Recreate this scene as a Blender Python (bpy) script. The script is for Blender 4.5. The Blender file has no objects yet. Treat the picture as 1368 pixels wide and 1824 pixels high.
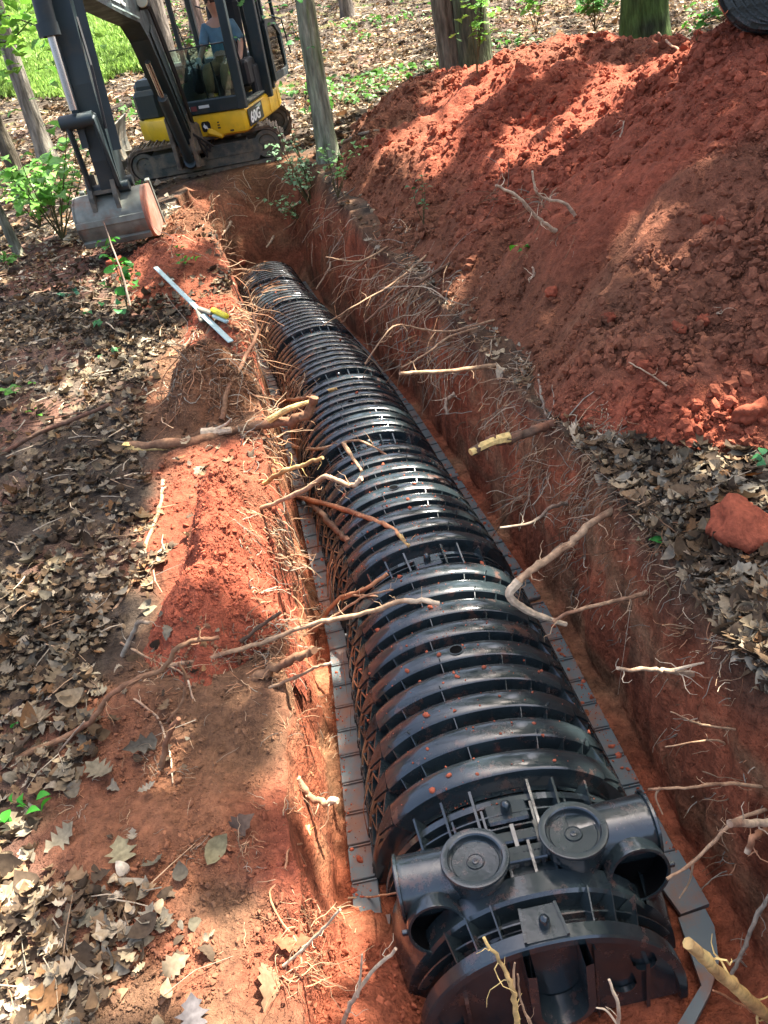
import bpy, math, random
import numpy as np
from mathutils import Matrix, Vector
random.seed(7); RNG = np.random.default_rng(7)
scn = bpy.context.scene
R_ = math.radians
# ------------------------------------------------------------------ camera
PITCH, ROLL, CAMH, FPX = 28.3, 11.0, 1.86, 1400.0
_p, _r = R_(PITCH), R_(ROLL)
FW = np.array([0, math.cos(_p), -math.sin(_p)]); RT0 = np.array([1., 0, 0]); UP0 = np.cross(RT0, FW)
RT = RT0*math.cos(_r) - UP0*math.sin(_r); UP = UP0*math.cos(_r) + RT0*math.sin(_r)
EYE = np.array([0, 0, CAMH])
cd = bpy.data.cameras.new('camera'); cam = bpy.data.objects.new('camera', cd); scn.collection.objects.link(cam)
M = Matrix.Identity(4)
for i in range(3):
    M[i][0], M[i][1], M[i][2], M[i][3] = RT[i], UP[i], -FW[i], EYE[i]
cam.matrix_world = M
cd.sensor_fit = 'VERTICAL'; cd.sensor_height = 24; cd.lens = 24*FPX/1824
cd.clip_start = .02; cd.clip_end = 500
scn.camera = cam
# ------------------------------------------------------------------ world, sun
SUN_EL, SUN_AZ = 63.0, 62.0           # azimuth measured from +y towards +x
SUN = np.array([math.cos(R_(SUN_EL))*math.sin(R_(SUN_AZ)), math.cos(R_(SUN_EL))*math.cos(R_(SUN_AZ)), math.sin(R_(SUN_EL))])
w = bpy.data.worlds.new('World'); scn.world = w; w.use_nodes = True
nt = w.node_tree; bg = nt.nodes['Background']
sky = nt.nodes.new('ShaderNodeTexSky'); sky.sky_type = 'NISHITA'; sky.sun_disc = False
sky.sun_elevation = R_(SUN_EL); sky.sun_rotation = R_(SUN_AZ); sky.air_density = .7; sky.dust_density = 5.0; sky.ozone_density = .3
nt.links.new(sky.outputs[0], bg.inputs[0]); bg.inputs[1].default_value = .12
sl = bpy.data.lights.new('sun', 'SUN'); sl.energy = 5.0; sl.angle = R_(.5); sl.color = (1, .95, .86)
so = bpy.data.objects.new('sun', sl); scn.collection.objects.link(so)
so.rotation_euler = Vector(-SUN).to_track_quat('-Z', 'Y').to_euler()
scn.view_settings.view_transform = 'Standard'; scn.view_settings.look = 'None'
scn.view_settings.exposure = 2.42; scn.view_settings.gamma = 1
scn.cycles.max_bounces = 6
# ------------------------------------------------------------------ noise
_T2 = np.random.default_rng(3).random(65536).astype(np.float32)*2-1; _T3 = np.random.default_rng(4).random(262144).astype(np.float32)*2-1
def vnoise(x, y, z=0., s=0):
    x = np.asarray(x, np.float32)+s*17.37; y = np.asarray(y, np.float32)+s*9.71
    if np.isscalar(z) or np.ndim(z) == 0:
        y = y+float(z)*31.7; x, y = np.broadcast_arrays(x, y)
        ix = np.floor(x).astype(np.int32); iy = np.floor(y).astype(np.int32); fx = x-ix; fy = y-iy
        fx = fx*fx*(3-2*fx); fy = fy*fy*(3-2*fy); x0 = ix & 255; x1 = (ix+1) & 255; y0 = (iy & 255) << 8; y1 = ((iy+1) & 255) << 8
        a = _T2[x0+y0]; b = _T2[x0+y1]; a = a+(_T2[x1+y0]-a)*fx; b = b+(_T2[x1+y1]-b)*fx; return a+(b-a)*fy
    x, y, z = np.broadcast_arrays(x, y, np.asarray(z, np.float32)+s*3.3)
    ix = np.floor(x).astype(np.int32); iy = np.floor(y).astype(np.int32); iz = np.floor(z).astype(np.int32); fx = x-ix; fy = y-iy; fz = z-iz
    fx = fx*fx*(3-2*fx); fy = fy*fy*(3-2*fy); fz = fz*fz*(3-2*fz); x0 = ix & 63; x1 = (ix+1) & 63; y0 = (iy & 63) << 6; y1 = ((iy+1) & 63) << 6; r = []
    for zz in ((iz & 63) << 12, ((iz+1) & 63) << 12):
        a = _T3[x0+y0+zz]; b = _T3[x0+y1+zz]; a = a+(_T3[x1+y0+zz]-a)*fx; b = b+(_T3[x1+y1+zz]-b)*fx; r.append(a+(b-a)*fy)
    return r[0]+(r[1]-r[0])*fz
def fbm(x, y, z=0., o=4, s=0, g=.5):
    a, t, f = 1., 0., 1.
    for k in range(o):
        t = t+a*vnoise(np.asarray(x)*f, np.asarray(y)*f, np.asarray(z)*f, s+k); a *= g; f *= 2.03
    return t
def sst(a, b, x): t = np.clip((x-a)/(b-a), 0, 1); return t*t*(3-2*t)
# ------------------------------------------------------------------ terrain functions
CLY = [-3, 1.30, 2.45, 3.59, 4.74, 5.88, 7.0, 8.13, 9.25, 12]; CLX = [.16, .15, .11, .0, -.12, -.27, -.46, -.66, -.80, -1.1]
def cl(y): return np.interp(y, CLY, CLX)
GLY = [-3, 1, 2, 4, 6.5, 8, 11, 12.6, 15, 18, 30, 60, 110]; GLZ = [.34, .36, .42, .64, 1.0, 1.08, 1.24, 1.47, 1.9, 2.55, 5.6, 14, 29]
GRY = [-3, 1, 2, 3.5, 5.8, 8, 11, 12.6, 15, 18, 30, 60, 110]; GRZ = [.6, .62, .66, .70, .85, 1.02, 1.25, 1.5, 1.9, 2.4, 4.6, 11, 24]
HEAPF = [(.25, 10.6), (.22, 8.5), (.42, 5.7), (.60, 4.4), (.70, 3.4), (.76, 2.7), (.95, 2.25), (1.25, 1.95), (1.8, 1.65), (2.6, 1.4), (4.5, 1.4), (5.8, 3), (5.6, 6), (5.0, 9), (3.5, 11.2), (1.6, 12.4), (.55, 11.9)]
def inpoly(x, y, P):
    r = np.zeros(np.shape(x), bool); n = len(P)
    for i in range(n):
        x1, y1 = P[i]; x2, y2 = P[(i+1) % n]
        if y1 == y2: continue
        c = ((y1 > y) != (y2 > y)) & (x < (x2-x1)*(y-y1)/(y2-y1)+x1); r ^= c
    return r
def pdist(x, y, P, closed=True):
    d = np.full(np.shape(x), 1e9); n = len(P)
    for i in range(n if closed else n-1):
        x1, y1 = P[i]; x2, y2 = P[(i+1) % n]; dx, dy = x2-x1, y2-y1
        t = np.clip(((x-x1)*dx+(y-y1)*dy)/(dx*dx+dy*dy+1e-12), 0, 1)
        d = np.minimum(d, np.hypot(x-x1-t*dx, y-y1-t*dy))
    return d
def xl(y): return cl(y)-.432 - .055*np.abs(fbm(np.asarray(y)*2.2, 0, 0, 4, 5))
def xr(y): return cl(y)+.478 + .02*fbm(np.asarray(y)*2, 3, 0, 2, 6)
def ground0(x, y):
    gl = np.interp(y, GLY, GLZ); gr = np.interp(y, GRY, GRZ); t = sst(-.5, .9, x-cl(y))
    g = gl*(1-t)+gr*t
    d = sst(13, 25, y)
    g = g + .035*fbm(x*.9, y*.9, 0, 3, 11)*(1-d) + .35*fbm(x*.12, y*.12, 0, 3, 12)*d
    return g + .07*np.clip(-x-3, 0, 30)*.35*sst(8, 14, y)
def ground(x, y):
    x = np.asarray(x, float); y = np.asarray(y, float)
    return ground0(x, y) + .012*fbm(x*5, y*5, 0, 3, 13)
def wR(y): return .11+.28*sst(6, 9.4, y)*(1+.5*fbm(np.asarray(y)*2, 7, 0, 2, 8))
def wL(y): return .05+.22*sst(6.8, 9.4, y)*(1+.5*fbm(np.asarray(y)*2, 9, 0, 2, 9))
def endf(x, y): return sst(9.25, 10.35, y+.30*fbm(np.asarray(x)*1.6, np.asarray(y)*1.2, 0, 3, 10)+.25*np.abs(np.asarray(x)-cl(y)-.03))
def spill(x, y):                        # loose soil that slid over the near left edge of the trench
    return .30*np.exp(-((x+.30)/.16)**2-((y-.78)/.34)**2)
def heap_h(x, y):
    x = np.asarray(x, float); y = np.asarray(y, float)
    wx = x+.10*fbm(x*1.5, y*1.5, 0, 2, 31); wy = y+.10*fbm(x*1.5, y*1.5, 5, 2, 32)
    d = pdist(wx, wy, HEAPF); ins = inpoly(wx, wy, HEAPF)
    d = np.where(ins, d, -d)
    hm = np.interp(y, [1, 3, 5.2, 6.0, 7, 9, 11], [1.4, 1.5, 1.35, .95, .86, .98, .72])
    sl_ = np.interp(y, [1, 3, 5, 8, 11], [.72, .68, .62, .50, .62])
    a = d*sl_
    h = hm*(1-np.exp(-np.clip(a, 0, 9)/hm*1.25))
    h = np.where(d < 0, d*1.2, h)
    m = sst(.02, .35, d)
    rid = np.abs(fbm(x*1.1+y*.3, y*.9, 0, 3, 33))
    return h + m*(.10*fbm(x*1.3, y*1.3, 0, 3, 34) - .10*rid + .05) + .02*m*fbm(x*6, y*6, 0, 3, 35) + .012*sst(0, .1, d)*fbm(x*17, y*17, 0, 3, 36)
# low ridges of spoil on the left edge: (x, y, rx, ry, h, rot)
MOUNDS = []
def mound_h(x, y, m):
    mx, my, rx, ry, h, a = m
    c, s = math.cos(a), math.sin(a); u = ((x-mx)*c+(y-my)*s)/rx; v = (-(x-mx)*s+(y-my)*c)/ry
    q = np.sqrt(u*u+v*v) + .16*fbm(x*3.2, y*3.2, mx, 3, 41)
    return h*(1.25*np.exp(-(q*1.15)**2.2)-.25) + .018*fbm(x*9, y*9, 0, 3, 42)*np.clip(1.3-q, 0, 1) + .010*fbm(x*28, y*28, 0, 2, 43)*np.clip(1.3-q, 0, 1)
def arch(x, y, a=.37, b=.335):
    u = np.clip(np.abs(x-cl(y))/a, 0, 1); v = b*(1-u**2.3)**(1/2.3)
    return np.where((y > .95) & (y < 9.3), v, 0)
def trench_z(x, y, g):
    """height inside the cut"""
    L, Rr = xl(y), xr(y); fl = endf(x, y)
    floor = .015*fbm(x*6, y*6, 0, 3, 21)-.012
    tl = np.clip((L-x)/wL(y), 0, 1); tr = np.clip((x-Rr)/wR(y), 0, 1)
    t = np.maximum(tl**1.3, tr); t = np.maximum(t, fl)
    return floor*(1-t)+g*t
def surf0(x, y, cham=True):
    x = np.asarray(x, float); y = np.asarray(y, float)
    g = ground(x, y)
    z = trench_z(x, y, g)
    z = np.where((x > xl(y)-.05) & (x < xr(y)+.11), np.maximum(z, np.minimum(spill(x, y), .5)), z)
    hz = g+heap_h(x, y); z = np.where(heap_h(x, y) > 0, np.maximum(z, hz), z)
    for m in MOUNDS:
        hm = mound_h(x, y, m)
        z = np.where((hm > 0) & (x < xl(y)-.02), np.maximum(z, g+hm), z)
    if cham: z = np.maximum(z, arch(x, y))
    return z
_GR = []
def build_grids():
    _GR.clear()
    for (x0, x1, y0, y1, st) in ((-5, 6, -.6, 14, .03), (-3, 3, -.6, 11, .015), (-75, 75, -3, 112, .3)):
        gx = np.arange(x0, x1, st); gy = np.arange(y0, y1, st); A, B = np.meshgrid(gx, gy); _GR.append((x0, y0, st, len(gx), len(gy), surf0(A, B, False)))
def surf(x, y, cham=True):
    x = np.asarray(x, float); y = np.asarray(y, float); out = None
    for gi in (2, 0, 1):
        x0, y0, st, nx, ny, Z = _GR[gi]; u = (x-x0)/st; v = (y-y0)/st; ok = (u > 0) & (u < nx-1.01) & (v > 0) & (v < ny-1.01)
        u = np.clip(u, 0, nx-1.01); v = np.clip(v, 0, ny-1.01); i = u.astype(int); j = v.astype(int); fu = u-i; fv = v-j
        z = (Z[j, i]*(1-fu)+Z[j, i+1]*fu)*(1-fv)+(Z[j+1, i]*(1-fu)+Z[j+1, i+1]*fu)*fv
        out = z if out is None else np.where(ok, z, out)
    return np.maximum(out, arch(x, y)) if cham else out
def rayd(px, py):
    d = FW*FPX+RT*(px-684.)-UP*(py-912.); return d/np.linalg.norm(d)
_T = np.concatenate([np.arange(.6, 6, .01), np.arange(6, 18, .03), np.arange(18, 100, .2)])
def hit(px, py, cham=True):
    d = rayd(px, py); P = EYE+_T[:, None]*d
    k = np.nonzero(P[:, 2] < surf(P[:, 0], P[:, 1], cham))[0]
    i = k[0] if len(k) else len(_T)-1
    return P[i], _T[i]
def onY(px, py, Y, clear=.01):
    """point on the line of sight at forward distance Y, kept in front of solid ground"""
    d = rayd(px, py); P, t = hit(px, py); ty = Y/d[1]
    return EYE+d*min(ty, t-clear)
def on(px, py, off=0., cham=True):
    P, t = hit(px, py, cham); return np.array([P[0], P[1], P[2]+off])
def proj(P):
    v = np.asarray(P)-EYE; k = v@FW; return 684+FPX*(v@RT)/k, 912-FPX*(v@UP)/k, k
for (px, py, rx, ry, h, a) in [(398, 905, .19, .46, .27, .05), (385, 1050, .20, .26, .15, 0), (360, 655, .26, .36, .24, .1), (395, 560, .22, .55, .12, .3), (300, 455, .42, .8, .16, .2), (330, 390, .3, .55, .16, .1)]:
    d = rayd(px, py); t = [t for t in _T if (EYE+d*t)[2] < ground0(*(EYE+d*t)[:2])+h*.6][0]; P = EYE+d*t
    MOUNDS.append((float(P[0]), float(P[1]), rx, ry, h, a))
build_grids()
# ------------------------------------------------------------------ mesh helpers
def link(o, parent=None):
    scn.collection.objects.link(o)
    if parent is not None: o.parent = parent
    return o
def fastmesh(name, V, tris=None, quads=None, col=None, smooth=False, uv=None):
    V = np.asarray(V, np.float32).reshape(-1, 3); me = bpy.data.meshes.new(name)
    parts, tot = [], []
    if tris is not None and len(tris): parts.append(np.asarray(tris, np.int32).reshape(-1)); tot.append(np.full(len(tris), 3, np.int32))
    if quads is not None and len(quads): parts.append(np.asarray(quads, np.int32).reshape(-1)); tot.append(np.full(len(quads), 4, np.int32))
    L = np.concatenate(parts); T = np.concatenate(tot); S = np.concatenate([[0], np.cumsum(T)[:-1]]).astype(np.int32)
    me.vertices.add(len(V)); me.vertices.foreach_set('co', V.ravel())
    me.loops.add(len(L)); me.loops.foreach_set('vertex_index', L)
    me.polygons.add(len(T)); me.polygons.foreach_set('loop_start', S); me.polygons.foreach_set('loop_total', T)
    me.polygons.foreach_set('use_smooth', np.full(len(T), smooth, bool))
    if col is not None:
        c = np.ones((len(V), 4), np.float32); c[:, :3] = np.asarray(col, np.float32).reshape(-1, 3) if np.ndim(col) > 1 else col
        a = me.color_attributes.new('Col', 'FLOAT_COLOR', 'POINT'); a.data.foreach_set('color', c.ravel())
    me.update(calc_edges=True); me.validate()
    return me
def mk(name, me, mat, parent=None):
    o = bpy.data.objects.new(name, me)
    if mat is not None: me.materials.append(mat)
    return link(o, parent)
def tag(o, label=None, cat=None, group=None, kind=None):
    if label: o['label'] = label
    if cat: o['category'] = cat
    if group: o['group'] = group
    if kind: o['kind'] = kind
    return o
def empty(name, loc=(0, 0, 0), rot=(0, 0, 0)):
    o = bpy.data.objects.new(name, None); o.location = loc; o.rotation_euler = rot; o.empty_display_size = .1; return link(o)
class MB:
    def __init__(s): s.v = []; s.f = []; s.c = []; s.n = 0
    def add(s, V, F, col=None):
        V = [tuple(map(float, p)) for p in V]; s.v += V; s.f += [tuple(i+s.n for i in f) for f in F]; s.n += len(V)
        s.c += [tuple(col) if col is not None else (1, 1, 1)]*len(V); return s
    def box(s, c, d, rot=None, b=0, col=None):
        x, y, z = d[0]/2, d[1]/2, d[2]/2
        if b > 0:
            V = []
            for sz in (-1, 1):
                for (r, zz) in ((b, z),) if sz > 0 else ((b, z),):
                    pass
            P = lambda ix, iy, hz: [(ix*(x-b), iy*(y), hz), (ix*x, iy*(y-b), hz)]
            ring = lambda e, hz: [(-x+b, -y+e, hz), (x-b, -y+e, hz), (x-e, -y+b, hz), (x-e, y-b, hz), (x-b, y-e, hz), (-x+b, y-e, hz), (-x+e, y-b, hz), (-x+e, -y+b, hz)]
            V = ring(b*.9, -z)+ring(0, -z+b)+ring(0, z-b)+ring(b*.9, z)
            F = [tuple(range(7, -1, -1)), tuple(range(24, 32))]
            for k in range(3):
                for i in range(8): j = (i+1) % 8; F.append((k*8+i, k*8+j, k*8+8+j, k*8+8+i))
        else:
            V = [(-x, -y, -z), (x, -y, -z), (x, y, -z), (-x, y, -z), (-x, -y, z), (x, -y, z), (x, y, z), (-x, y, z)]
            F = [(3, 2, 1, 0), (4, 5, 6, 7), (0, 1, 5, 4), (1, 2, 6, 5), (2, 3, 7, 6), (3, 0, 4, 7)]
        Rm = Matrix.Identity(3) if rot is None else rot
        V = [Rm @ Vector(p)+Vector(c) for p in V]; return s.add(V, F, col)
    def tube(s, pts, rad, n=8, col=None, cap=True, jit=0):
        pts = [np.array(p, float) for p in pts]; m = len(pts)
        rad = [rad]*m if np.isscalar(rad) else rad
        up = None; V = []
        for i in range(m):
            t = pts[min(i+1, m-1)]-pts[max(i-1, 0)]; t = t/(np.linalg.norm(t)+1e-9)
            if up is None: up = np.array([0, 0, 1.]) if abs(t[2]) < .9 else np.array([1., 0, 0])
            a = np.cross(t, up); a /= np.linalg.norm(a)+1e-9; b = np.cross(a, t); up = b
            for k in range(n):
                th = 2*math.pi*k/n; r = rad[i]*(1+(random.uniform(-jit, jit) if jit else 0))
                V.append(pts[i]+a*math.cos(th)*r+b*math.sin(th)*r)
        F = [(i*n+k, i*n+(k+1) % n, (i+1)*n+(k+1) % n, (i+1)*n+k) for i in range(m-1) for k in range(n)]
        if cap: F += [tuple(range(n-1, -1, -1)), tuple((m-1)*n+k for k in range(n))]
        return s.add(V, F, col)
    def bar(s, a, b, w, h, col=None, b_=0, up=(0, 0, 1)):
        a, b = Vector(a), Vector(b); y = (b-a); L = y.length; y.normalize(); x = y.cross(Vector(up))
        if x.length < 1e-4: x = y.cross(Vector((1, 0, 0)))
        x.normalize(); z = x.cross(y); Rm = Matrix((x, y, z)).transposed()
        return s.box((a+b)/2, (w, L, h), Rm, b_, col)
    def prism(s, P, h0, h1, fn, col=None):
        """polygon P (u,v) extruded h0..h1; fn(u,v,h)->xyz"""
        n = len(P); V = [fn(u, v, h0) for u, v in P]+[fn(u, v, h1) for u, v in P]
        F = [tuple(range(n-1, -1, -1)), tuple(range(n, 2*n))]+[(i, (i+1) % n, n+(i+1) % n, n+i) for i in range(n)]
        return s.add(V, F, col)
    def lathe(s, prof, fn, n=32, col=None, a0=0, a1=2*math.pi, closed=None):
        """prof list of (r,h); fn(x,y,h)->xyz"""
        full = abs(a1-a0-2*math.pi) < 1e-6; m = n if full else n+1
        V = [fn(r*math.cos(a0+(a1-a0)*k/n), r*math.sin(a0+(a1-a0)*k/n), h) for r, h in prof for k in range(m)]
        F = [(i*m+k, i*m+(k+1) % m, (i+1)*m+(k+1) % m, (i+1)*m+k) for i in range(len(prof)-1) for k in range(n)]
        return s.add(V, F, col)
    def build(s, name, mat, parent=None, smooth=None, tf=None):
        me = bpy.data.meshes.new(name); v = s.v if tf is None else [tf @ Vector(p) for p in s.v]
        me.from_pydata(v, [], s.f)
        a = me.color_attributes.new('Col', 'FLOAT_COLOR', 'POINT'); a.data.foreach_set('color', np.array([(*c, 1) for c in s.c], np.float32).ravel())
        o = mk(name, me, mat, parent)
        if smooth is not None:
            me.polygons.foreach_set('use_smooth', np.ones(len(me.polygons), bool))
            md = o.modifiers.new('edge', 'EDGE_SPLIT'); md.split_angle = R_(smooth)
        return o
# ------------------------------------------------------------------ materials
def mat(name, base=(.5, .5, .5), rough=.8, metal=0, spec=.5, usecol=False, noise=None, bump=None, coords='Object', dust=None, trans=0, roughvar=0):
    m = bpy.data.materials.new(name); m.use_nodes = True; t = m.node_tree; N = t.nodes; Lk = t.links
    b = N['Principled BSDF']; b.inputs['Roughness'].default_value = rough; b.inputs['Metallic'].default_value = metal
    b.inputs['Specular IOR Level'].default_value = spec; b.inputs['Base Color'].default_value = (*base, 1)
    tc = N.new('ShaderNodeTexCoord'); co = tc.outputs[coords]
    cur = None
    if usecol:
        a = N.new('ShaderNodeVertexColor'); a.layer_name = 'Col'; cur = a.outputs[0]
        if base != (.5, .5, .5):
            mx = N.new('ShaderNodeMix'); mx.data_type = 'RGBA'; mx.blend_type = 'MULTIPLY'; mx.inputs[0].default_value = 1
            Lk.new(cur, mx.inputs[6]); mx.inputs[7].default_value = (*base, 1); cur = mx.outputs[2]
    if noise:
        for (sc, lo, hi, det) in noise:          # multiply base by value noise lo..hi
            n = N.new('ShaderNodeTexNoise'); n.inputs['Scale'].default_value = sc; n.inputs['Detail'].default_value = det; Lk.new(co, n.inputs[0])
            r = N.new('ShaderNodeMapRange'); r.inputs[1].default_value = .32; r.inputs[2].default_value = .68; r.inputs[3].default_value = lo; r.inputs[4].default_value = hi
            Lk.new(n.outputs[0], r.inputs[0])
            mx = N.new('ShaderNodeMix'); mx.data_type = 'RGBA'; mx.blend_type = 'MULTIPLY'; mx.inputs[0].default_value = 1
            if cur is None: mx.inputs[6].default_value = (*base, 1)
            else: Lk.new(cur, mx.inputs[6])
            Lk.new(r.outputs[0], mx.inputs[7]); cur = mx.outputs[2]
    if dust:
        (dc, sc, lo, hi, amt) = dust
        n = N.new('ShaderNodeTexNoise'); n.inputs['Scale'].default_value = sc; n.inputs['Detail'].default_value = 6; n.inputs['Roughness'].default_value = .65; Lk.new(co, n.inputs[0])
        r = N.new('ShaderNodeMapRange'); r.inputs[1].default_value = lo; r.inputs[2].default_value = hi; r.inputs[3].default_value = 0; r.inputs[4].default_value = amt; Lk.new(n.outputs[0], r.inputs[0])
        mx = N.new('ShaderNodeMix'); mx.data_type = 'RGBA'; Lk.new(r.outputs[0], mx.inputs[0])
        if cur is None: mx.inputs[6].default_value = (*base, 1)
        else: Lk.new(cur, mx.inputs[6])
        mx.inputs[7].default_value = (*dc, 1); cur = mx.outputs[2]
        r2 = N.new('ShaderNodeMapRange'); r2.inputs[1].default_value = lo-.12; r2.inputs[2].default_value = hi; r2.inputs[3].default_value = rough; r2.inputs[4].default_value = min(.95, rough+roughvar+.25)
        Lk.new(n.outputs[0], r2.inputs[0]); Lk.new(r2.outputs[0], b.inputs['Roughness'])
    if cur is not None: Lk.new(cur, b.inputs['Base Color'])
    if bump:
        prev = None
        for (sc, st, dist) in bump:
            n = N.new('ShaderNodeTexNoise'); n.inputs['Scale'].default_value = sc; n.inputs['Detail'].default_value = 5; Lk.new(co, n.inputs[0])
            bp = N.new('ShaderNodeBump'); bp.inputs['Strength'].default_value = st; bp.inputs['Distance'].default_value = dist; Lk.new(n.outputs[0], bp.inputs['Height'])
            if prev: Lk.new(prev, bp.inputs['Normal'])
            prev = bp.outputs[0]
        Lk.new(prev, b.inputs['Normal'])
    if trans:
        tr = N.new('ShaderNodeBsdfTranslucent'); ms = N.new('ShaderNodeMixShader'); ms.inputs[0].default_value = trans
        out = N['Material Output']
        if cur is not None: Lk.new(cur, tr.inputs[0])
        else: tr.inputs[0].default_value = (*base, 1)
        Lk.new(b.outputs[0], ms.inputs[1]); Lk.new(tr.outputs[0], ms.inputs[2]); Lk.new(ms.outputs[0], out.inputs[0])
    return m
M_ = {}
M_['soil'] = mat('soil', rough=.95, spec=.15, usecol=True, noise=[(6, .75, 1.2, 4), (45, .7, 1.25, 4)], bump=[(28, .8, .03), (90, .9, .012), (260, .8, .004)])
M_['clay'] = mat('clay', rough=.95, spec=.15, usecol=True, noise=[(3, .8, 1.15, 4), (30, .72, 1.25, 5)], bump=[(30, .8, .03), (100, .9, .012), (280, .8, .004)])
M_['clod'] = mat('clod', rough=.95, spec=.15, usecol=True, noise=[(60, .75, 1.2, 4)], bump=[(90, .6, .008)])
M_['litter'] = mat('litter', rough=.85, spec=.15, usecol=True, noise=[(90, .75, 1.2, 4)], trans=.12)
M_['root'] = mat('root', rough=.8, spec=.25, usecol=True, noise=[(60, .65, 1.2, 5)], bump=[(120, .5, .004)])
M_['black'] = mat('black_plastic', base=(.017, .025, .027), rough=.15, spec=.8, noise=[(9, .7, 1.3, 3)], dust=((.17, .065, .035), 16, .57, .76, .7), bump=[(8, .25, .006), (60, .15, .002)])
M_['flange'] = mat('skylit_flange', base=(.09, .115, .115), rough=.4, spec=.5, dust=((.19, .09, .05), 11, .44, .66, .92), bump=[(30, .2, .003)])  # chamber plastic made paler, sky reflection put into the base colour; soil dust over it
M_['holedark'] = mat('hole_shade', base=(.003, .003, .003), rough=.9, spec=.05)  # near-black colour standing for the shade inside holes
M_['bark'] = mat('bark', rough=.95, spec=.1, usecol=True, noise=[(14, .45, 1.35, 5), (50, .75, 1.2, 4)], bump=[(16, 1, .05), (50, .8, .02)])
_b = M_['bark'].node_tree; _m = _b.nodes.new('ShaderNodeMapping'); _m.inputs['Scale'].default_value = (1, 1, .18); _tc = [n for n in _b.nodes if n.type == 'TEX_COORD'][0]
for _l in list(_b.links):
    if _l.from_node == _tc: _n = _l.to_socket; _b.links.remove(_l); _b.links.new(_m.outputs[0], _n)
_b.links.new(_tc.outputs['Object'], _m.inputs[0])
M_['leaf'] = mat('leaf', rough=.5, spec=.35, usecol=True, noise=[(12, .8, 1.2, 2)], trans=.38)
M_['grass'] = mat('grass', rough=.6, spec=.2, usecol=True, trans=.35)
M_['exblack'] = mat('dark_paint', base=(.012, .024, .026), rough=.42, spec=.5, dust=((.10, .075, .05), 5, .52, .80, .55), roughvar=.2, bump=[(20, .1, .004)])
M_['yellow'] = mat('yellow_paint', base=(.78, .46, .015), rough=.4, noise=[(6, .85, 1.1, 3)], dust=((.20, .12, .05), 7, .55, .85, .6))
M_['steel'] = mat('worn_steel', base=(.17, .18, .145), rough=.55, metal=.25, noise=[(8, .6, 1.3, 4)], dust=((.20, .085, .045), 5, .54, .72, .8), bump=[(30, .3, .006)])
M_['clayplate'] = mat('clay_caked_steel', base=(.30, .17, .12), rough=.7, noise=[(9, .7, 1.2, 4)], dust=((.30, .09, .045), 5, .40, .6, .9))
M_['track'] = mat('muddy_track', base=(.11, .088, .062), rough=.85, noise=[(12, .6, 1.4, 4)], dust=((.22, .15, .09), 9, .45, .65, .9), bump=[(25, .6, .02)])
M_['frame'] = mat('track_frame_paint', base=(.05, .06, .05), rough=.6, noise=[(5, .7, 1.3, 4)], dust=((.19, .15, .10), 7, .40, .62, .85))
M_['white'] = mat('white_paint', base=(.8, .8, .78), rough=.5)
M_['sticker'] = mat('sticker', base=(.01, .012, .014), rough=.4)
M_['chrome'] = mat('rod', base=(.6, .6, .6), rough=.25, metal=1)
M_['rubber'] = mat('hose_rubber', base=(.012, .012, .012), rough=.55)
M_['lamp'] = mat('lamp_glass', base=(.55, .55, .40), rough=.3)
M_['skin'] = mat('skin', base=(.45, .24, .16), rough=.6, noise=[(8, .9, 1.1, 2)])
M_['shirt'] = mat('shirt', base=(.10, .19, .25), rough=.9, noise=[(10, .8, 1.15, 3)], bump=[(12, .5, .02)])
M_['trousers'] = mat('trousers', base=(.22, .13, .06), rough=.9, noise=[(10, .8, 1.15, 3)], bump=[(12, .5, .02)])
M_['hair'] = mat('hair', base=(.04, .025, .015), rough=.8)
M_['cloth'] = mat('pale_cloth', base=(.6, .62, .58), rough=.9)
M_['seat'] = mat('seat_cover', base=(.02, .022, .024), rough=.8)
M_['toolm'] = mat('tool_metal', base=(.38, .50, .47), rough=.35, metal=.3, dust=((.3, .2, .12), 20, .62, .8, .5))
M_['tooly'] = mat('tool_yellow', base=(.65, .55, .02), rough=.45)
g = bpy.data.materials.new('cab_glass'); g.use_nodes = True; N = g.node_tree.nodes; L_ = g.node_tree.links
tp = N.new('ShaderNodeBsdfTransparent'); tp.inputs[0].default_value = (.62, .78, .74, 1); gl_ = N.new('ShaderNodeBsdfGlossy'); gl_.inputs['Roughness'].default_value = .03
fr = N.new('ShaderNodeFresnel'); fr.inputs[0].default_value = 1.5; mr = N.new('ShaderNodeMath'); mr.operation = 'ADD'; mr.inputs[1].default_value = .05
ms = N.new('ShaderNodeMixShader'); L_.new(fr.outputs[0], mr.inputs[0]); L_.new(mr.outputs[0], ms.inputs[0]); L_.new(tp.outputs[0], ms.inputs[1]); L_.new(gl_.outputs[0], ms.inputs[2]); L_.new(ms.outputs[0], N['Material Output'].inputs[0]); M_['glass'] = g
# ------------------------------------------------------------------ ground sheet
RED = np.array([.30, .078, .040]); BROWN = np.array([.142, .074, .040]); ORANGE = np.array([.24, .118, .058]); HUMUS = np.array([.045, .032, .022]); LIT = np.array([.10, .08, .058])
def W(poly): return [tuple(on(px, py, 0, False)[:2]) for px, py in poly]
SOILP = W([(470, 470), (400, 500), (330, 560), (270, 650), (240, 760), (290, 850), (265, 1000), (250, 1090), (190, 1210), (120, 1270), (170, 1330), (160, 1400), (110, 1440), (190, 1560), (240, 1640), (200, 1740), (170, 1820)]) + [(-.2, .2), (.1, .2), (.1, 3), (-.5, 7)]
ORP = W([(400, 1330), (440, 1390), (420, 1460), (330, 1540), (230, 1560), (200, 1480), (260, 1410), (330, 1370)])
REDP = W([(470, 780), (520, 900), (560, 1080), (600, 1300), (650, 1600), (740, 1800), (560, 1820), (300, 1820), (330, 1720), (500, 1660), (560, 1500), (540, 1300), (500, 1150), (270, 1110), (270, 900), (330, 790)])
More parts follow.
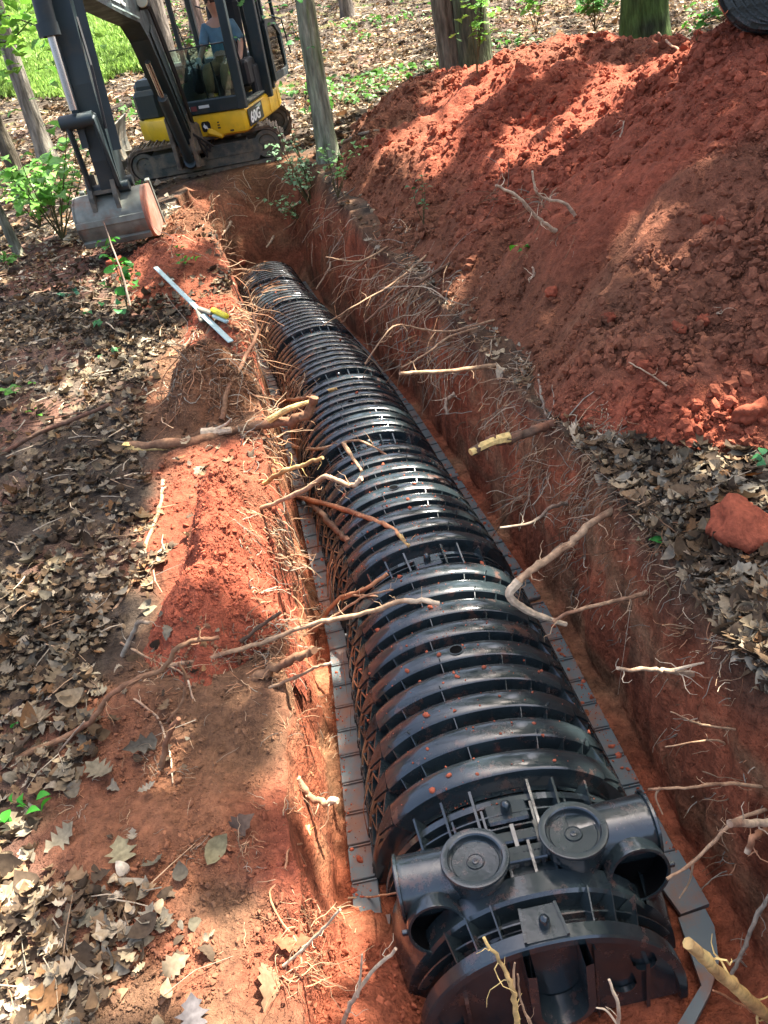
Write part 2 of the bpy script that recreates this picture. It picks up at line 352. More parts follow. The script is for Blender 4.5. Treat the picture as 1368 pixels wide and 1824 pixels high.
FARRED = W([(0, 450), (140, 420), (240, 420), (300, 440), (330, 520), (200, 500), (0, 530)])
def gcol(x, y, z, wall):
    n = fbm(x*2.2, y*2.2, 0, 4, 51); n2 = fbm(x*11, y*11, z*6, 3, 52)
    dl = pdist(x, y, SOILP); s = np.where(inpoly(x, y, SOILP), dl, -dl)
    soil = sst(-.09, .07, s+.09*n+.03*n2)
    right = sst(0, .1, x-xr(y)-.02)
    c = HUMUS*(1+.5*n2[..., None]) + (LIT-HUMUS)*np.clip(.45+.6*n+.3*n2, 0, 1)[..., None]
    b = BROWN*(1+.18*n2[..., None])
    do = pdist(x, y, ORP); t = sst(-.09, .07, np.where(inpoly(x, y, ORP), do, -do)+.07*n); b = b+(ORANGE*.85-b)*t[..., None]
    dr = pdist(x, y, REDP); t = sst(-.12, .12, np.where(inpoly(x, y, REDP), dr, -dr)+.12*n+.04*n2); b = b+(RED*.78-b)*t[..., None]*.9
    c = c+(b-c)*(soil*(1-right))[..., None]
    # far left scraped clay, soil skirts of the right bank and round the digging machine
    t = sst(-.3, .2, np.where(inpoly(x, y, FARRED), .3, -.3)+.5*n)*.6; c = c+(RED*.8-c)*t[..., None]*.5
    rb = sst(.0, .3, .42-(x-xr(y))+.25*n)*right*sst(1.9, 3.0, y+.5*n); c = c+(BROWN*.75*(1+.25*n2[..., None])-c)*(rb*.85)[..., None]
    fe = sst(.9, .2, np.hypot((x+.6)/1.5, (y-10.1)/1.5)+.3*n); c = c+(np.array([.16, .075, .035])-c)*fe[..., None]
    wc = np.array([.27, .078, .036])*(1+.25*n2[..., None]) + (np.array([.27, .13, .065])-np.array([.27, .078, .036]))*np.clip(.2+1.1*fbm(x*3, y*3, z*8, 3, 53), 0, 1)[..., None]
    gz = ground0(x, y); top = sst(.15, .02, gz-z+.05*n)[..., None]         # dark topsoil at the upper edge of the cut
    wc = wc+(np.array([.075, .045, .028])-wc)*top*np.where(x > cl(y), .8, .35)[..., None]
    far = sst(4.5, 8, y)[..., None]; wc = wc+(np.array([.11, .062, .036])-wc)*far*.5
    st_ = sst(.15, .6, fbm(y*26, z*4+x*3, 0, 3, 54)); wc = wc*(1-.35*st_[..., None]); st_ = sst(.2, .7, fbm(y*9, z*2.5, 3, 3, 55)); wc = wc*(1+.35*st_[..., None])
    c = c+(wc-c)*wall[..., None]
    sp = sst(.01, .05, spill(x, y))*wall; c = c+(np.array([.24, .07, .035])-c)*sp[..., None]
    gr = sst(.1, .6, n+.6*sst(15, 24, y)+.7*sst(-3, -7, x)*sst(10, 14, y)-.75)*sst(9, 12, y); c = c+(np.array([.06, .11, .02])-c)*(gr*.55)[..., None]
    return np.clip(c, .004, .9)
def geo(mx, a, b):
    r = [0.]
    while r[-1] < mx: r.append(r[-1]+a+b*r[-1])
    return np.array(r)
ys = [-1.6]
while ys[-1] < 120:
    y = ys[-1]; ys.append(y+(.016+.006*max(y-1, 0) if not (9.1 < y < 10.8) else .025))
ys = np.array(ys)
so_ = geo(110, .014, .014); tw = np.linspace(0, 1, 44)[1:-1]; tf_ = np.linspace(0, 1, 34)
XL, XR = xl(ys), xr(ys)
rows_x, rows_z, rows_w = [], [], []
Y = ys[:, None]
AL = wL(ys)[:, None]; AR = wR(ys)[:, None]; XLc, XRc = XL[:, None], XR[:, None]
ox = XLc-AL-so_[::-1][None, :]; oz = ground(ox, Y+0*ox)
lx = XLc-AL+AL*tw[None, :]**1.6
glz = ground(XLc-AL, Y); grz = ground(XRc+AR, Y)
fx = XLc+(XRc-XLc)*tf_[None, :]; fl = endf(fx, Y+0*fx)
flz = (.015*fbm(fx*6, Y*6, 0, 3, 21)-.012)*(1-fl)+ground(fx, Y+0*fx)*fl
lz = glz*(1-tw)+flz[:, :1]*tw
tr_ = tw[None, :]; rx = XRc+AR*(.72*tr_+.28*tr_**7); rz = flz[:, -1:]*(1-tr_)+grz*tr_
ex = XRc+AR+so_[None, :]; ez = ground(ex, Y+0*ex)
X = np.concatenate([ox, lx, fx, rx, ex], 1); Z = np.concatenate([oz, lz, flz, rz, ez], 1)
Wl = np.concatenate([0*ox, 0*lx+1, 0*fx+1, 0*rx+1, 0*ex], 1)*(1-sst(9.9, 10.4, Y)); YY = Y+0*X
sp = spill(X, YY); inn = (Wl > 0); Z = np.where(inn & (sp > .02), np.maximum(Z, np.minimum(sp, glz+.05)+.01*fbm(X*20, YY*20, 0, 3, 22)), Z)
# relief: gouged walls, crumbly ground
wm = np.concatenate([0*ox, 1+0*lx, 0*fx, 1+0*rx, 0*ex], 1)*(1-sst(9.9, 10.4, Y))
sgn = np.where(X < cl(YY), 1, -1)
edge = np.sqrt(np.clip(np.concatenate([0*ox, 4*tw*(1-tw)+0*lx, 0*fx, 4*tw*(1-tw)+0*rx, 0*ex], 1), 0, 1))
ROOTY = fbm(YY*4, Z*1.2, 0, 3, 61)*.022+fbm(YY*14, Z*1.5, 0, 3, 66)*.010+fbm(YY*24, Z*14, 0, 3, 62)*.007+fbm(YY*60, Z*22, 0, 2, 63)*.004
X = X+wm*edge*ROOTY*sgn*np.where(X > cl(YY), 1., .5)
near = sst(14, 4, YY)
crumb = (.010*fbm(X*16, YY*16, Z*8, 3, 64)+.004*fbm(X*60, YY*60, Z*30, 2, 65))*near
Z = Z+crumb*(1-.5*wm)
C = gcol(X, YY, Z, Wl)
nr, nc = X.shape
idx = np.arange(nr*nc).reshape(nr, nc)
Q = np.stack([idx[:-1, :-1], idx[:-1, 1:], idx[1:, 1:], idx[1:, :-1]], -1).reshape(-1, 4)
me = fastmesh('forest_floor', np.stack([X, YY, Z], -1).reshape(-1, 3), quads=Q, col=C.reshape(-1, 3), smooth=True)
ground_o = tag(mk('forest_ground', me, M_['soil']), kind='structure')
# ------------------------------------------------------------------ instance scatter
def ico(sub=1):
    t = (1+5**.5)/2
    V = np.array([(-1, t, 0), (1, t, 0), (-1, -t, 0), (1, -t, 0), (0, -1, t), (0, 1, t), (0, -1, -t), (0, 1, -t), (t, 0, -1), (t, 0, 1), (-t, 0, -1), (-t, 0, 1)], float); V /= np.linalg.norm(V[0])
    F = [(0, 11, 5), (0, 5, 1), (0, 1, 7), (0, 7, 10), (0, 10, 11), (1, 5, 9), (5, 11, 4), (11, 10, 2), (10, 7, 6), (7, 1, 8), (3, 9, 4), (3, 4, 2), (3, 2, 6), (3, 6, 8), (3, 8, 9), (4, 9, 5), (2, 4, 11), (6, 2, 10), (8, 6, 7), (9, 8, 1)]
    for _ in range(sub):
        V = list(map(tuple, V)); c = {}; G = []
        def mid(a, b):
            k = (min(a, b), max(a, b))
            if k not in c: p = (np.array(V[a])+np.array(V[b])); p /= np.linalg.norm(p); c[k] = len(V); V.append(tuple(p))
            return c[k]
        for a, b, d in F: ab, bd, da = mid(a, b), mid(b, d), mid(d, a); G += [(a, ab, da), (b, bd, ab), (d, da, bd), (ab, bd, da)]
        V = np.array(V); F = G
    return np.array(V), np.array(F)
def rotm(n):
    q = RNG.normal(size=(n, 4)); q /= np.linalg.norm(q, axis=1)[:, None]; w_, x, y, z = q.T
    return np.stack([np.stack([1-2*(y*y+z*z), 2*(x*y-z*w_), 2*(x*z+y*w_)], -1), np.stack([2*(x*y+z*w_), 1-2*(x*x+z*z), 2*(y*z-x*w_)], -1), np.stack([2*(x*z-y*w_), 2*(y*z+x*w_), 1-2*(x*x+y*y)], -1)], 1)
def scatter(name, protos, P, Rm, S, C, mat_, parent=None, smooth=False):
    """protos: list of (V,F); P (n,3) Rm (n,3,3) S (n,) or (n,3), C (n,3)"""
    Vs, Fs, Cs, off = [], [], [], 0; n = len(P); w_ = np.arange(n) % len(protos); S = np.asarray(S); S = S if S.ndim == 2 else S[:, None]*np.ones((1, 3))
    for k, (pv, pf) in enumerate(protos):
        i = np.nonzero(w_ == k)[0]
        if not len(i): continue
        loc = pv[None]*S[i][:, None, :]
        v = np.einsum('nij,nvj->nvi', Rm[i], loc)+P[i][:, None, :]
        f = pf[None]+(np.arange(len(i))*len(pv))[:, None, None]+off
        Vs.append(v.reshape(-1, 3)); Fs.append(f.reshape(-1, 3)); Cs.append(np.repeat(C[i], len(pv), 0)); off += len(i)*len(pv)
    me = fastmesh(name, np.concatenate(Vs), tris=np.concatenate(Fs), col=np.clip(np.concatenate(Cs), .003, .95), smooth=smooth)
    return mk(name, me, mat_, parent)
def vary(c, n, a=.2): return np.asarray(c)*(1+RNG.uniform(-a, a, (n, 1)))
ICO0, ICO1, ICO2 = ico(0), ico(1), ico(2)
def lump(base, k, am=.28):
    v, f = base; r = 1+am*fbm(v[:, 0]*1.9+k*7, v[:, 1]*1.9, v[:, 2]*1.9+k, 3, 71+k, .65); return v*r[:, None]*np.array([1, .85, .7]), f
LUMPS0 = [lump(ICO0, k, .5) for k in range(5)]; LUMPS1 = [lump(ICO1, k, .45) for k in range(6)]; LUMPS2 = [lump(ICO2, k+10, .36) for k in range(6)]
def in_view(P, mrg=60):
    v = P-EYE; k = v@FW; px = 684+FPX*(v@RT)/np.maximum(k, .01); py = 912-FPX*(v@UP)/np.maximum(k, .01)
    return (k > .2) & (px > -mrg) & (px < 1368+mrg) & (py > -mrg) & (py < 1824+mrg)
def rays(n, box):
    """random sample of the terrain in front of the camera, spread evenly per solid angle; returns points and distance"""
    px = RNG.uniform(box[0], box[2], n); py = RNG.uniform(box[1], box[3], n)
    d = FW*FPX+RT*(px-684)[:, None]-UP*(py-912)[:, None]; d /= np.linalg.norm(d, axis=1)[:, None]
    T = np.concatenate([np.arange(.8, 5, .02), np.arange(5, 16, .06), np.arange(16, 90, .6)])
    out = np.zeros((n, 3)); tt = np.full(n, -1.); alive = np.ones(n, bool)
    T_prev = .8
    for t in T:
        ii = np.nonzero(alive)[0]
        if not len(ii): break
        P = EYE+d[ii]*t; h = P[:, 2] < surf(P[:, 0], P[:, 1], False)
        j = ii[h]; tj = t-(t-T_prev)*RNG.random(len(j)); out[j] = EYE+d[j]*tj[:, None]; tt[j] = tj; alive[j] = False; T_prev = t
    k = tt > 0; return out[k], tt[k]
# ------------------------------------------------------------------ spoil heap on the right
hx = np.concatenate([np.arange(.0, 3.4, .018), np.arange(3.4, 6.2, .05)]); hy = []
y = 1.2
while y < 12.8: hy.append(y); y += .014+.0035*max(0, y-1.5)
hy = np.array(hy); HX, HY = np.meshgrid(hx, hy); HH = heap_h(HX, HY)
G_ = ground(HX, HY); n1 = fbm(HX*14, HY*14, 0, 3, 81); nn_ = fbm(HX*48, HY*48, 0, 2, 82)
HZ = G_+np.maximum(HH, -.15)+.016*n1*sst(0, .1, HH)+.007*nn_*sst(0, .1, HH)
def heapcol(x, y, h):
    n = fbm(x*.9, y*.9, 0, 4, 91); n2 = fbm(x*9, y*9, 0, 3, 92); c = RED*(1+.15*n2[..., None])
    t = sst(.05, .55, n+.4*n2*.3-.12)[..., None]*.55; c = c+(np.array([.155, .068, .036])-c)*t
    t = sst(.45, .1, h+.15*n)[..., None]*sst(2.3, 3.2, y)[..., None]*.75; c = c+(np.array([.13, .062, .032])-c)*t   # root-bound topsoil at the toe
    t = sst(.35, .7, fbm(x*.7+9, y*.7, 0, 3, 93)+.1*n2)[..., None]*.5; return c+(np.array([.16, .09, .05])-c)*t
keep = (HH > -.12)
ii = np.arange(HX.size).reshape(HX.shape); kq = keep[:-1, :-1] | keep[1:, 1:] | keep[:-1, 1:] | keep[1:, :-1]
kq &= ~(HX[:-1, :-1] < xr(HY[:-1, :-1])+wR(HY[:-1, :-1])+.01)
Q = np.stack([ii[:-1, :-1], ii[:-1, 1:], ii[1:, 1:], ii[1:, :-1]], -1)[kq]
me = fastmesh('spoil_heap', np.stack([HX, HY, HZ], -1).reshape(-1, 3), quads=Q, col=heapcol(HX, HY, HH).reshape(-1, 3), smooth=True)
heap = tag(mk('soil_heap', me, M_['clay']), 'long tall heap of dug red clay along the right bank of the trench', 'soil heap')
P, T = rays(85000, (560, 0, 1400, 1000)); hh = heap_h(P[:, 0], P[:, 1]); k = (hh > .015) & (P[:, 0] > xr(P[:, 1])+.1); P, T = P[k], T[k]
n = len(P); pxs = np.minimum(.9+RNG.pareto(1.8, n)*1.3, 17)*1.0; S = pxs*T/FPX*.5*1.1; S = np.minimum(S, .035)
clus = fbm(P[:, 0]*2, P[:, 1]*2, 0, 3, 95); S *= 1+.5*clus
big = S > .011
hc = heapcol(P[:, 0], P[:, 1], heap_h(P[:, 0], P[:, 1]))*.92*(1+RNG.uniform(-.25, .22, (n, 1)))
P[:, 2] = surf(P[:, 0], P[:, 1], False)+S*.25
for nm, sel, pr in (('fine_crumbs', ~big, LUMPS0), ('clay_crumbs', big, LUMPS1)):
    tag(scatter(nm, pr, P[sel], rotm(sel.sum()), S[sel][:, None]*RNG.uniform(.6, 1.25, (sel.sum(), 3)), hc[sel], M_['clod'], heap, smooth=False), kind='stuff')
# ------------------------------------------------------------------ left mounds
MC = [(RED*.95, 'loose red soil ridge along the left trench edge', 'long'), (RED*.85, 'low foot of red soil at the near end of the left ridge', 'a'), (np.array([.14, .062, .03]), 'brown root-bound earth lump on the left trench edge behind the thick broken root', 'b'),
      (RED*.9, 'pale red soil mound under the folding tool on the left edge', 'c'), (np.array([.20, .062, .032]), 'flat dark red soil mound below the bucket', 'd'), (np.array([.15, .065, .033]), 'rooty soil mound right of the bucket near the machine', 'e')]
def mcol(x, y, c, k):
    n = fbm(x*4, y*4, 0, 3, 96+k); c = c*(1+.2*n[..., None])
    t = sst(.25, .6, fbm(x*2+k, y*2, 0, 3, 97))[..., None]*.6; return c+(BROWN*.9-c)*t
for k, m in enumerate(MOUNDS):
    mx, my, rx, ry, h, a = m; st = .012 if my < 4 else .022
    gx, gy = np.meshgrid(np.arange(mx-1.4*rx-.05, mx+1.4*rx+.05, st), np.arange(my-1.4*ry-.05, my+1.4*ry+.05, st)); hm = mound_h(gx, gy, m)
    over = gx-(xl(gy)-wL(gy)-.005)
    gz = ground(gx, gy)+np.maximum(hm, -.06)+.010*fbm(gx*25, gy*25, 0, 3, 98)+.005*fbm(gx*70, gy*70, 0, 2, 99)
    gz = np.where(over > 0, gz-np.clip(over, 0, .3)*4.5, gz)
    kk = (np.hypot(((gx-mx)*math.cos(a)+(gy-my)*math.sin(a))/rx, (-(gx-mx)*math.sin(a)+(gy-my)*math.cos(a))/ry) < 1.38) & (over < .05); ii = np.arange(gx.size).reshape(gx.shape); kq = kk[:-1, :-1] & kk[1:, 1:] & kk[:-1, 1:] & kk[1:, :-1]
    Q = np.stack([ii[:-1, :-1], ii[:-1, 1:], ii[1:, 1:], ii[1:, :-1]], -1)[kq]
    o = tag(mk('soil_mound', fastmesh('soil_mound', np.stack([gx, gy, gz], -1).reshape(-1, 3), quads=Q, col=mcol(gx, gy, MC[k][0], k).reshape(-1, 3), smooth=True), M_['clay']), MC[k][1], 'soil mound', 'soil mounds on the left bank')
    nn = 5200 if k < 4 else 2400; q = np.stack([mx+RNG.normal(size=nn)*rx*.55, my+RNG.normal(size=nn)*ry*.55], 1); hq = mound_h(q[:, 0], q[:, 1], m); kk = (hq > 0) & (q[:, 0] < xl(q[:, 1])-.04); q = q[kk]; nn = len(q)
    S = np.minimum(.0018+RNG.pareto(2.4, nn)*.0018, .011)*(1 if my < 5 else 1.6)
    P = np.stack([q[:, 0], q[:, 1], ground(q[:, 0], q[:, 1])+mound_h(q[:, 0], q[:, 1], m)+S*.2], 1)
    tag(scatter('soil_crumbs', LUMPS0, P, rotm(nn), S[:, None]*RNG.uniform(.5, 1.3, (nn, 3)), mcol(q[:, 0], q[:, 1], MC[k][0], k)*(1+RNG.uniform(-.2, .25, (nn, 1))), M_['clod'], o, False), kind='stuff')
# crumbs on bare soil of the left bank and in the cut
P, T = rays(90000, (0, 420, 760, 1850)); x, y = P[:, 0], P[:, 1]
dl = pdist(x, y, SOILP); s = np.where(inpoly(x, y, SOILP), dl, -dl)
k = (s > -.12*RNG.random(len(s))) & ((x < xl(y)-.03) | (spill(x, y) > .05)) & (fbm(x*3, y*3, 0, 3, 101)+.55 > RNG.random(len(s))*1.1); P, T = P[k], T[k]; n = len(P)
S = np.minimum(.0011+RNG.pareto(2.1, n)*.0014, .011)*np.clip(T/2.2, .8, 2.5); P[:, 2] = surf(P[:, 0], P[:, 1], False)+S*.15
cc = gcol(P[:, 0], P[:, 1], P[:, 2], np.where(P[:, 0] > xl(P[:, 1])-.04, 1., 0.))*1.12*(1+RNG.uniform(-.25, .25, (n, 1)))
tag(scatter('soil_crumbs', LUMPS0, P, rotm(n), S[:, None]*RNG.uniform(.5, 1.3, (n, 3)), cc, M_['clod'], None, False), 'loose brown and red crumbs of soil over the left bank', 'soil crumbs', kind='stuff')
# ------------------------------------------------------------------ septic chambers
EXP = 2/2.25
def apt(phi, d, y, a=.362, b=.335):
    c, s_ = math.cos(phi), math.sin(phi); return ((a-d)*math.copysign(abs(c)**EXP, c), y, max(0, (b-d)*abs(s_)**EXP))
PITCHR, NR = .1135, 9; RC = [.072+PITCHR*k+PITCHR/2-.012 for k in range(NR)]
def phis(n=56):
    p = list(np.linspace(0, math.pi, n+1)); q = [R_(90-48), R_(90-47.4), R_(90+47.4), R_(90+48)]
    return sorted(p+q)
def make_chamber():
    root = empty('infiltration_chamber')
    ph = phis(); m = MB(); V = []; ny = None
    for p in ph:
        al = abs(math.degrees(p)-90); side = al > 47.7; t = max(0, (al-47.7)/42.3)
        hw = .0335 if not side else .0315-.019*t; dc = 0 if not side else .006; vd = .056 if not side else .056-.020*t
        prof = [(.052, .050), (.056, .010), (.060, .004)] if False else [(.054, .046)]
        for c in RC:
            prof += [(c-hw-.006, vd), (c-hw-.001, dc+.006), (c-hw+.004, dc+.0015), (c-hw*.3, dc-.0015), (c+hw*.3, dc-.0015), (c+hw-.004, dc+.0015), (c+hw+.001, dc+.006), (c+hw+.006, vd)]
        prof += [(RC[-1]+.0555, .046)]
        ny = len(prof); V += [apt(p, d, y) for y, d in prof]
    F = [(i*ny+j, i*ny+j+1, (i+1)*ny+j+1, (i+1)*ny+j) for i in range(len(ph)-1) for j in range(ny-1)]
    m.add(V, F); lv = sp = m
    for k in range(NR):
        c = RC[k]; n = RC[k+1] if k < NR-1 else c+.09
        for sg in (-1, 1):
            for q in range(9):
                al = 50+4.6*q; t = (al-47.7)/42.3; hw = .0315-.019*t
                y0, y1 = c+hw-.002, n-hw+.002
                a0, a1 = R_(90+sg*(al+(0 if q % 2 else 5))), R_(90+sg*(al+(5 if q % 2 else 0)))
                for (ya, aa, yb, ab) in ((y0, a0, (y0+y1)/2, (a0+a1)/2), ((y0+y1)/2, (a0+a1)/2, y1, a1)):
                    e = R_(.55)
                    P = [apt(aa-e, .044, ya), apt(ab-e, .044, yb), apt(ab+e, .044, yb), apt(aa+e, .044, ya), apt(aa-e, .004, ya), apt(ab-e, .004, yb), apt(ab+e, .004, yb), apt(aa+e, .004, ya)]
                    lv.add(P, [(3, 2, 1, 0), (4, 5, 6, 7), (0, 1, 5, 4), (1, 2, 6, 5), (2, 3, 7, 6), (3, 0, 4, 7)])
            for q in range(13):                   # comb of fine teeth under the shoulder seam
                al = 48.6+1.0*q; L = .030-.0018*q; e = R_(.28); aa = R_(90+sg*al)
                for yy in (c,):
                    y0, y1 = yy-L, yy+L
                    P = [apt(aa-e, .009, y0), apt(aa-e, .009, y1), apt(aa+e, .009, y1), apt(aa+e, .009, y0), apt(aa-e, .0005, y0), apt(aa-e, .0005, y1), apt(aa+e, .0005, y1), apt(aa+e, .0005, y0)]
                    lv.add(P, [(3, 2, 1, 0), (4, 5, 6, 7), (0, 1, 5, 4), (1, 2, 6, 5), (2, 3, 7, 6), (3, 0, 4, 7)])
            # diagonal strip on the narrow lower rib
            aa, ab = R_(90+sg*60), R_(90+sg*84); e = R_(.8)
            for (y0, y1) in ((c+.024, c-.010), (c-.024, c+.010)):
                P = [apt(aa-e, .008, y0), apt(ab-e, .008, y1), apt(ab+e, .008, y1), apt(aa+e, .008, y0), apt(aa-e, .001, y0), apt(ab-e, .001, y1), apt(ab+e, .001, y1), apt(aa+e, .001, y0)]
                lv.add(P, [(3, 2, 1, 0), (4, 5, 6, 7), (0, 1, 5, 4), (1, 2, 6, 5), (2, 3, 7, 6), (3, 0, 4, 7)])
        if k < NR-1:
            for al in (-42, -31, -18, 8, 29, 41):
                al += (k*7 % 5)-2
                y0, y1 = c+.031, n-.031; aa = R_(90+al); e = R_(.2)
                P = [apt(aa-e, .054, y0), apt(aa-e, .054, y1), apt(aa+e, .054, y1), apt(aa+e, .054, y0), apt(aa-e, .034, y0), apt(aa-e, .006, y1), apt(aa+e, .006, y1), apt(aa+e, .034, y0)]
                sp.add(P, [(3, 2, 1, 0), (4, 5, 6, 7), (0, 1, 5, 4), (1, 2, 6, 5), (2, 3, 7, 6), (3, 0, 4, 7)])
                if (k*3+al) % 4 == 0: sp.add([apt(aa-e, .01, y1), apt(aa-e, .01, y1+.006), apt(aa+e, .01, y1+.006), apt(aa+e, .01, y1), apt(aa-e, -.010, y1), apt(aa-e, -.010, y1+.006), apt(aa+e, -.010, y1+.006), apt(aa+e, -.010, y1)], [(3, 2, 1, 0), (4, 5, 6, 7), (0, 1, 5, 4), (1, 2, 6, 5), (2, 3, 7, 6), (3, 0, 4, 7)])
    m.build('body', M_['black'], root, smooth=38)
    for sg in (-1, 1):
        f = MB()
        for k in range(10):
            y0, y1 = .004+PITCHR*k, .004+PITCHR*(k+1)-.010
            f.box((sg*.388, (y0+y1)/2, .008), (.072, y1-y0, .016), b=.002); f.box((sg*.388, y1+.005, .003), (.070, .012, .006)); f.box((sg*.386, y1-.003, .017), (.066, .004, .010))
        f.build('base_flange', M_['flange'], root)
    j = MB()
    def band(y0, y1, d0, d1, a0=-88, a1=88, st=4):
        A = np.radians(np.arange(90+a0, 90+a1+.1, st)); V = []
        for a in A: V += [apt(a, d1, y0), apt(a, d0, y0), apt(a, d0, y1), apt(a, d1, y1)]
        j.add(V, [(i*4+q, i*4+q+1, (i+1)*4+q+1, (i+1)*4+q) for i in range(len(A)-1) for q in range(3)])
    band(-.075, .056, .052, .060); band(-.052, -.048, .030, .055, -62, 62); band(-.018, -.014, .026, .055, -70, 70); band(.012, .030, .028, .055, -80, 80)
    for al in (-34, -19, -9, 10, 22, 36):
        aa = R_(90+al); e = R_(.5)
        P = [apt(aa-e, .055, -.07), apt(aa-e, .055, .055), apt(aa+e, .055, .055), apt(aa+e, .055, -.07), apt(aa-e, .026, -.07), apt(aa-e, .006, .055), apt(aa+e, .006, .055), apt(aa+e, .026, -.07)]
        j.add(P, [(3, 2, 1, 0), (4, 5, 6, 7), (0, 1, 5, 4), (1, 2, 6, 5), (2, 3, 7, 6), (3, 0, 4, 7)])
    j.build('joint_collar', M_['black'], root)
    pl = MB(); pl.box((.0, -.008, .301), (.105, .058, .012), b=.006); pl.build('latch_plate', M_['black'], root)
    pk = MB(); pk.lathe([(0, .339), (.006, .338), (.0115, .332), (.013, .322), (.014, .300)], lambda x, y, h: (x, y-.008, h), 16); pk.build('latch_post', M_['black'], root, smooth=50)
    ip = MB(); yy = RC[4]; ip.lathe([(.024, .3365), (.0235, .3385), (.019, .3385)], lambda x, y, h: (x, yy+y, h), 24); po = ip.build('inspection_port', M_['black'], root)
    ip = MB(); ip.lathe([(.019, .3372), (0, .3372)], lambda x, y, h: (x, yy+y, h), 24); ip.build('opening_shade', M_['holedark'], po)  # flat black disc on the rib, painted shade of a hole
    return root
def copy_tree(o, parent=None):
    c = o.copy(); scn.collection.objects.link(c)
    if parent is not None: c.parent = parent
    for ch in list(o.children): copy_tree(ch, c)
    return c
J = [(.150, 1.30), (.118, 2.45), (-.004, 3.59), (-.118, 4.74), (-.27, 5.88), (-.46, 7.0), (-.66, 8.12), (-.80, 9.22)]
proto = make_chamber()
ORD = ['nearest black corrugated chamber, joined to the capped end piece', 'second black corrugated chamber, ending beneath the peeled root tip', 'third black corrugated chamber, crossed by the long roots from the left bank', 'fourth black corrugated chamber, beside the thick broken root', 'fifth black corrugated chamber counted from the end cap', 'sixth black corrugated chamber counted from the end cap', 'farthest black corrugated chamber, at the machine end of the trench']
for k in range(7):
    o = proto if k == 0 else copy_tree(proto)
    (x0, y0), (x1, y1) = J[k], J[k+1]; L = math.hypot(x1-x0, y1-y0)
    o.location = (x0, y0, .004*k % .01); o.rotation_euler = (0, R_([0, .6, -.8, .5, -.4, .3, 0][k]), -math.atan2(x1-x0, y1-y0)); o.scale = (1, L/1.135, 1)
    tag(o, ORD[k], 'drainage chamber', 'corrugated chambers laid end to end in the trench')
# ------------------------------------------------------------------ end cap with round inlets
ec = empty('end_cap', (J[0][0], J[0][1], 0), (0, 0, R_(1.6)))
tag(ec, 'black plastic end cap with two round lids and open side pipes nearest the camera', 'end cap')
BK = M_['black']
def sweep(mb, prof, a, b, a0=0, a1=180, n=48):
    """profile (y, d) swept over the arch"""
    A = np.radians(np.linspace(a0, a1, n+1)); V = [apt(p, d, y, a, b) for p in A for y, d in prof]; k = len(prof)
    mb.add(V, [(i*k+j, i*k+j+1, (i+1)*k+j+1, (i+1)*k+j) for i in range(n) for j in range(k-1)])
m = MB(); sweep(m, [(.06, .052), (-.02, .052), (-.03, .060), (-.055, .062)], .345, .315); sweep(m, [(-.05, .060), (-.055, .028), (-.16, .028), (-.172, .022), (-.178, .004), (-.182, .0), (-.230, .0), (-.237, .006), (-.24, .044), (-.245, .050), (-.315, .050)], .292, .306)
m.build('dome', BK, ec, smooth=38)
m = MB(); sweep(m, [(-.30, .055), (-.302, .018), (-.306, .014), (-.336, .014), (-.340, .018), (-.341, .034), (-.331, .036)], .312, .315)
m.build('front_rim', BK, ec, smooth=38)
for a0_, a1_ in ((1, 40), (140, 179)):
    m = MB(); sweep(m, [(-.05, .03), (-.052, .016), (-.11, .012), (-.17, .018), (-.235, .03), (-.24, .07)], .345, .315, a0_, a1_, 12); m.build('side_panel', BK, ec, smooth=38)
m = MB()
for y, al in [(-.045, (-34, -22, -8, 8, 20, 36)), (-.10, (-7, 0, 7)), (-.15, (-10, -3, 4, 11))]:
    for a_ in al:
        aa = R_(90+a_); e = R_(.45); y0, y1 = y-.045, y+.045
        P = [apt(aa-e, .055, y0), apt(aa-e, .055, y1), apt(aa+e, .055, y1), apt(aa+e, .055, y0), apt(aa-e, .036, y0), apt(aa-e, .018, y1), apt(aa+e, .018, y1), apt(aa+e, .036, y0)]
        P = [(x, yy, z) for x, yy, z in P]; m.add(P, [(3, 2, 1, 0), (4, 5, 6, 7), (0, 1, 5, 4), (1, 2, 6, 5), (2, 3, 7, 6), (3, 0, 4, 7)])
for a_ in (-44, -31, -20, 16, 28, 40):
    aa = R_(90+a_); e = R_(.35); P = [apt(aa-e, .06, yq, .312) for aa, yq in ((aa, -.305), (aa, -.24))]+[apt(aa+e, .06, yq, .312) for yq in (-.24, -.305)]+[apt(aa-e, .034, -.305, .312), apt(aa-e, .010, -.240, .312), apt(aa+e, .010, -.240, .312), apt(aa+e, .034, -.305, .312)]
    m.add(P, [(3, 2, 1, 0), (4, 5, 6, 7), (0, 1, 5, 4), (1, 2, 6, 5), (2, 3, 7, 6), (3, 0, 4, 7)])
sweep(m, [(-.028, .055), (-.028, .028), (-.034, .028), (-.034, .055)], .345, .315, 45, 135, 24); sweep(m, [(-.268, .055), (-.268, .035), (-.272, .035), (-.272, .055)], .345, .315, 25, 155, 30)
m.build('stiffening_ribs', BK, ec)
LIDS = [(-.103, -.142, .345, 'left'), (.124, -.132, .352, 'right')]
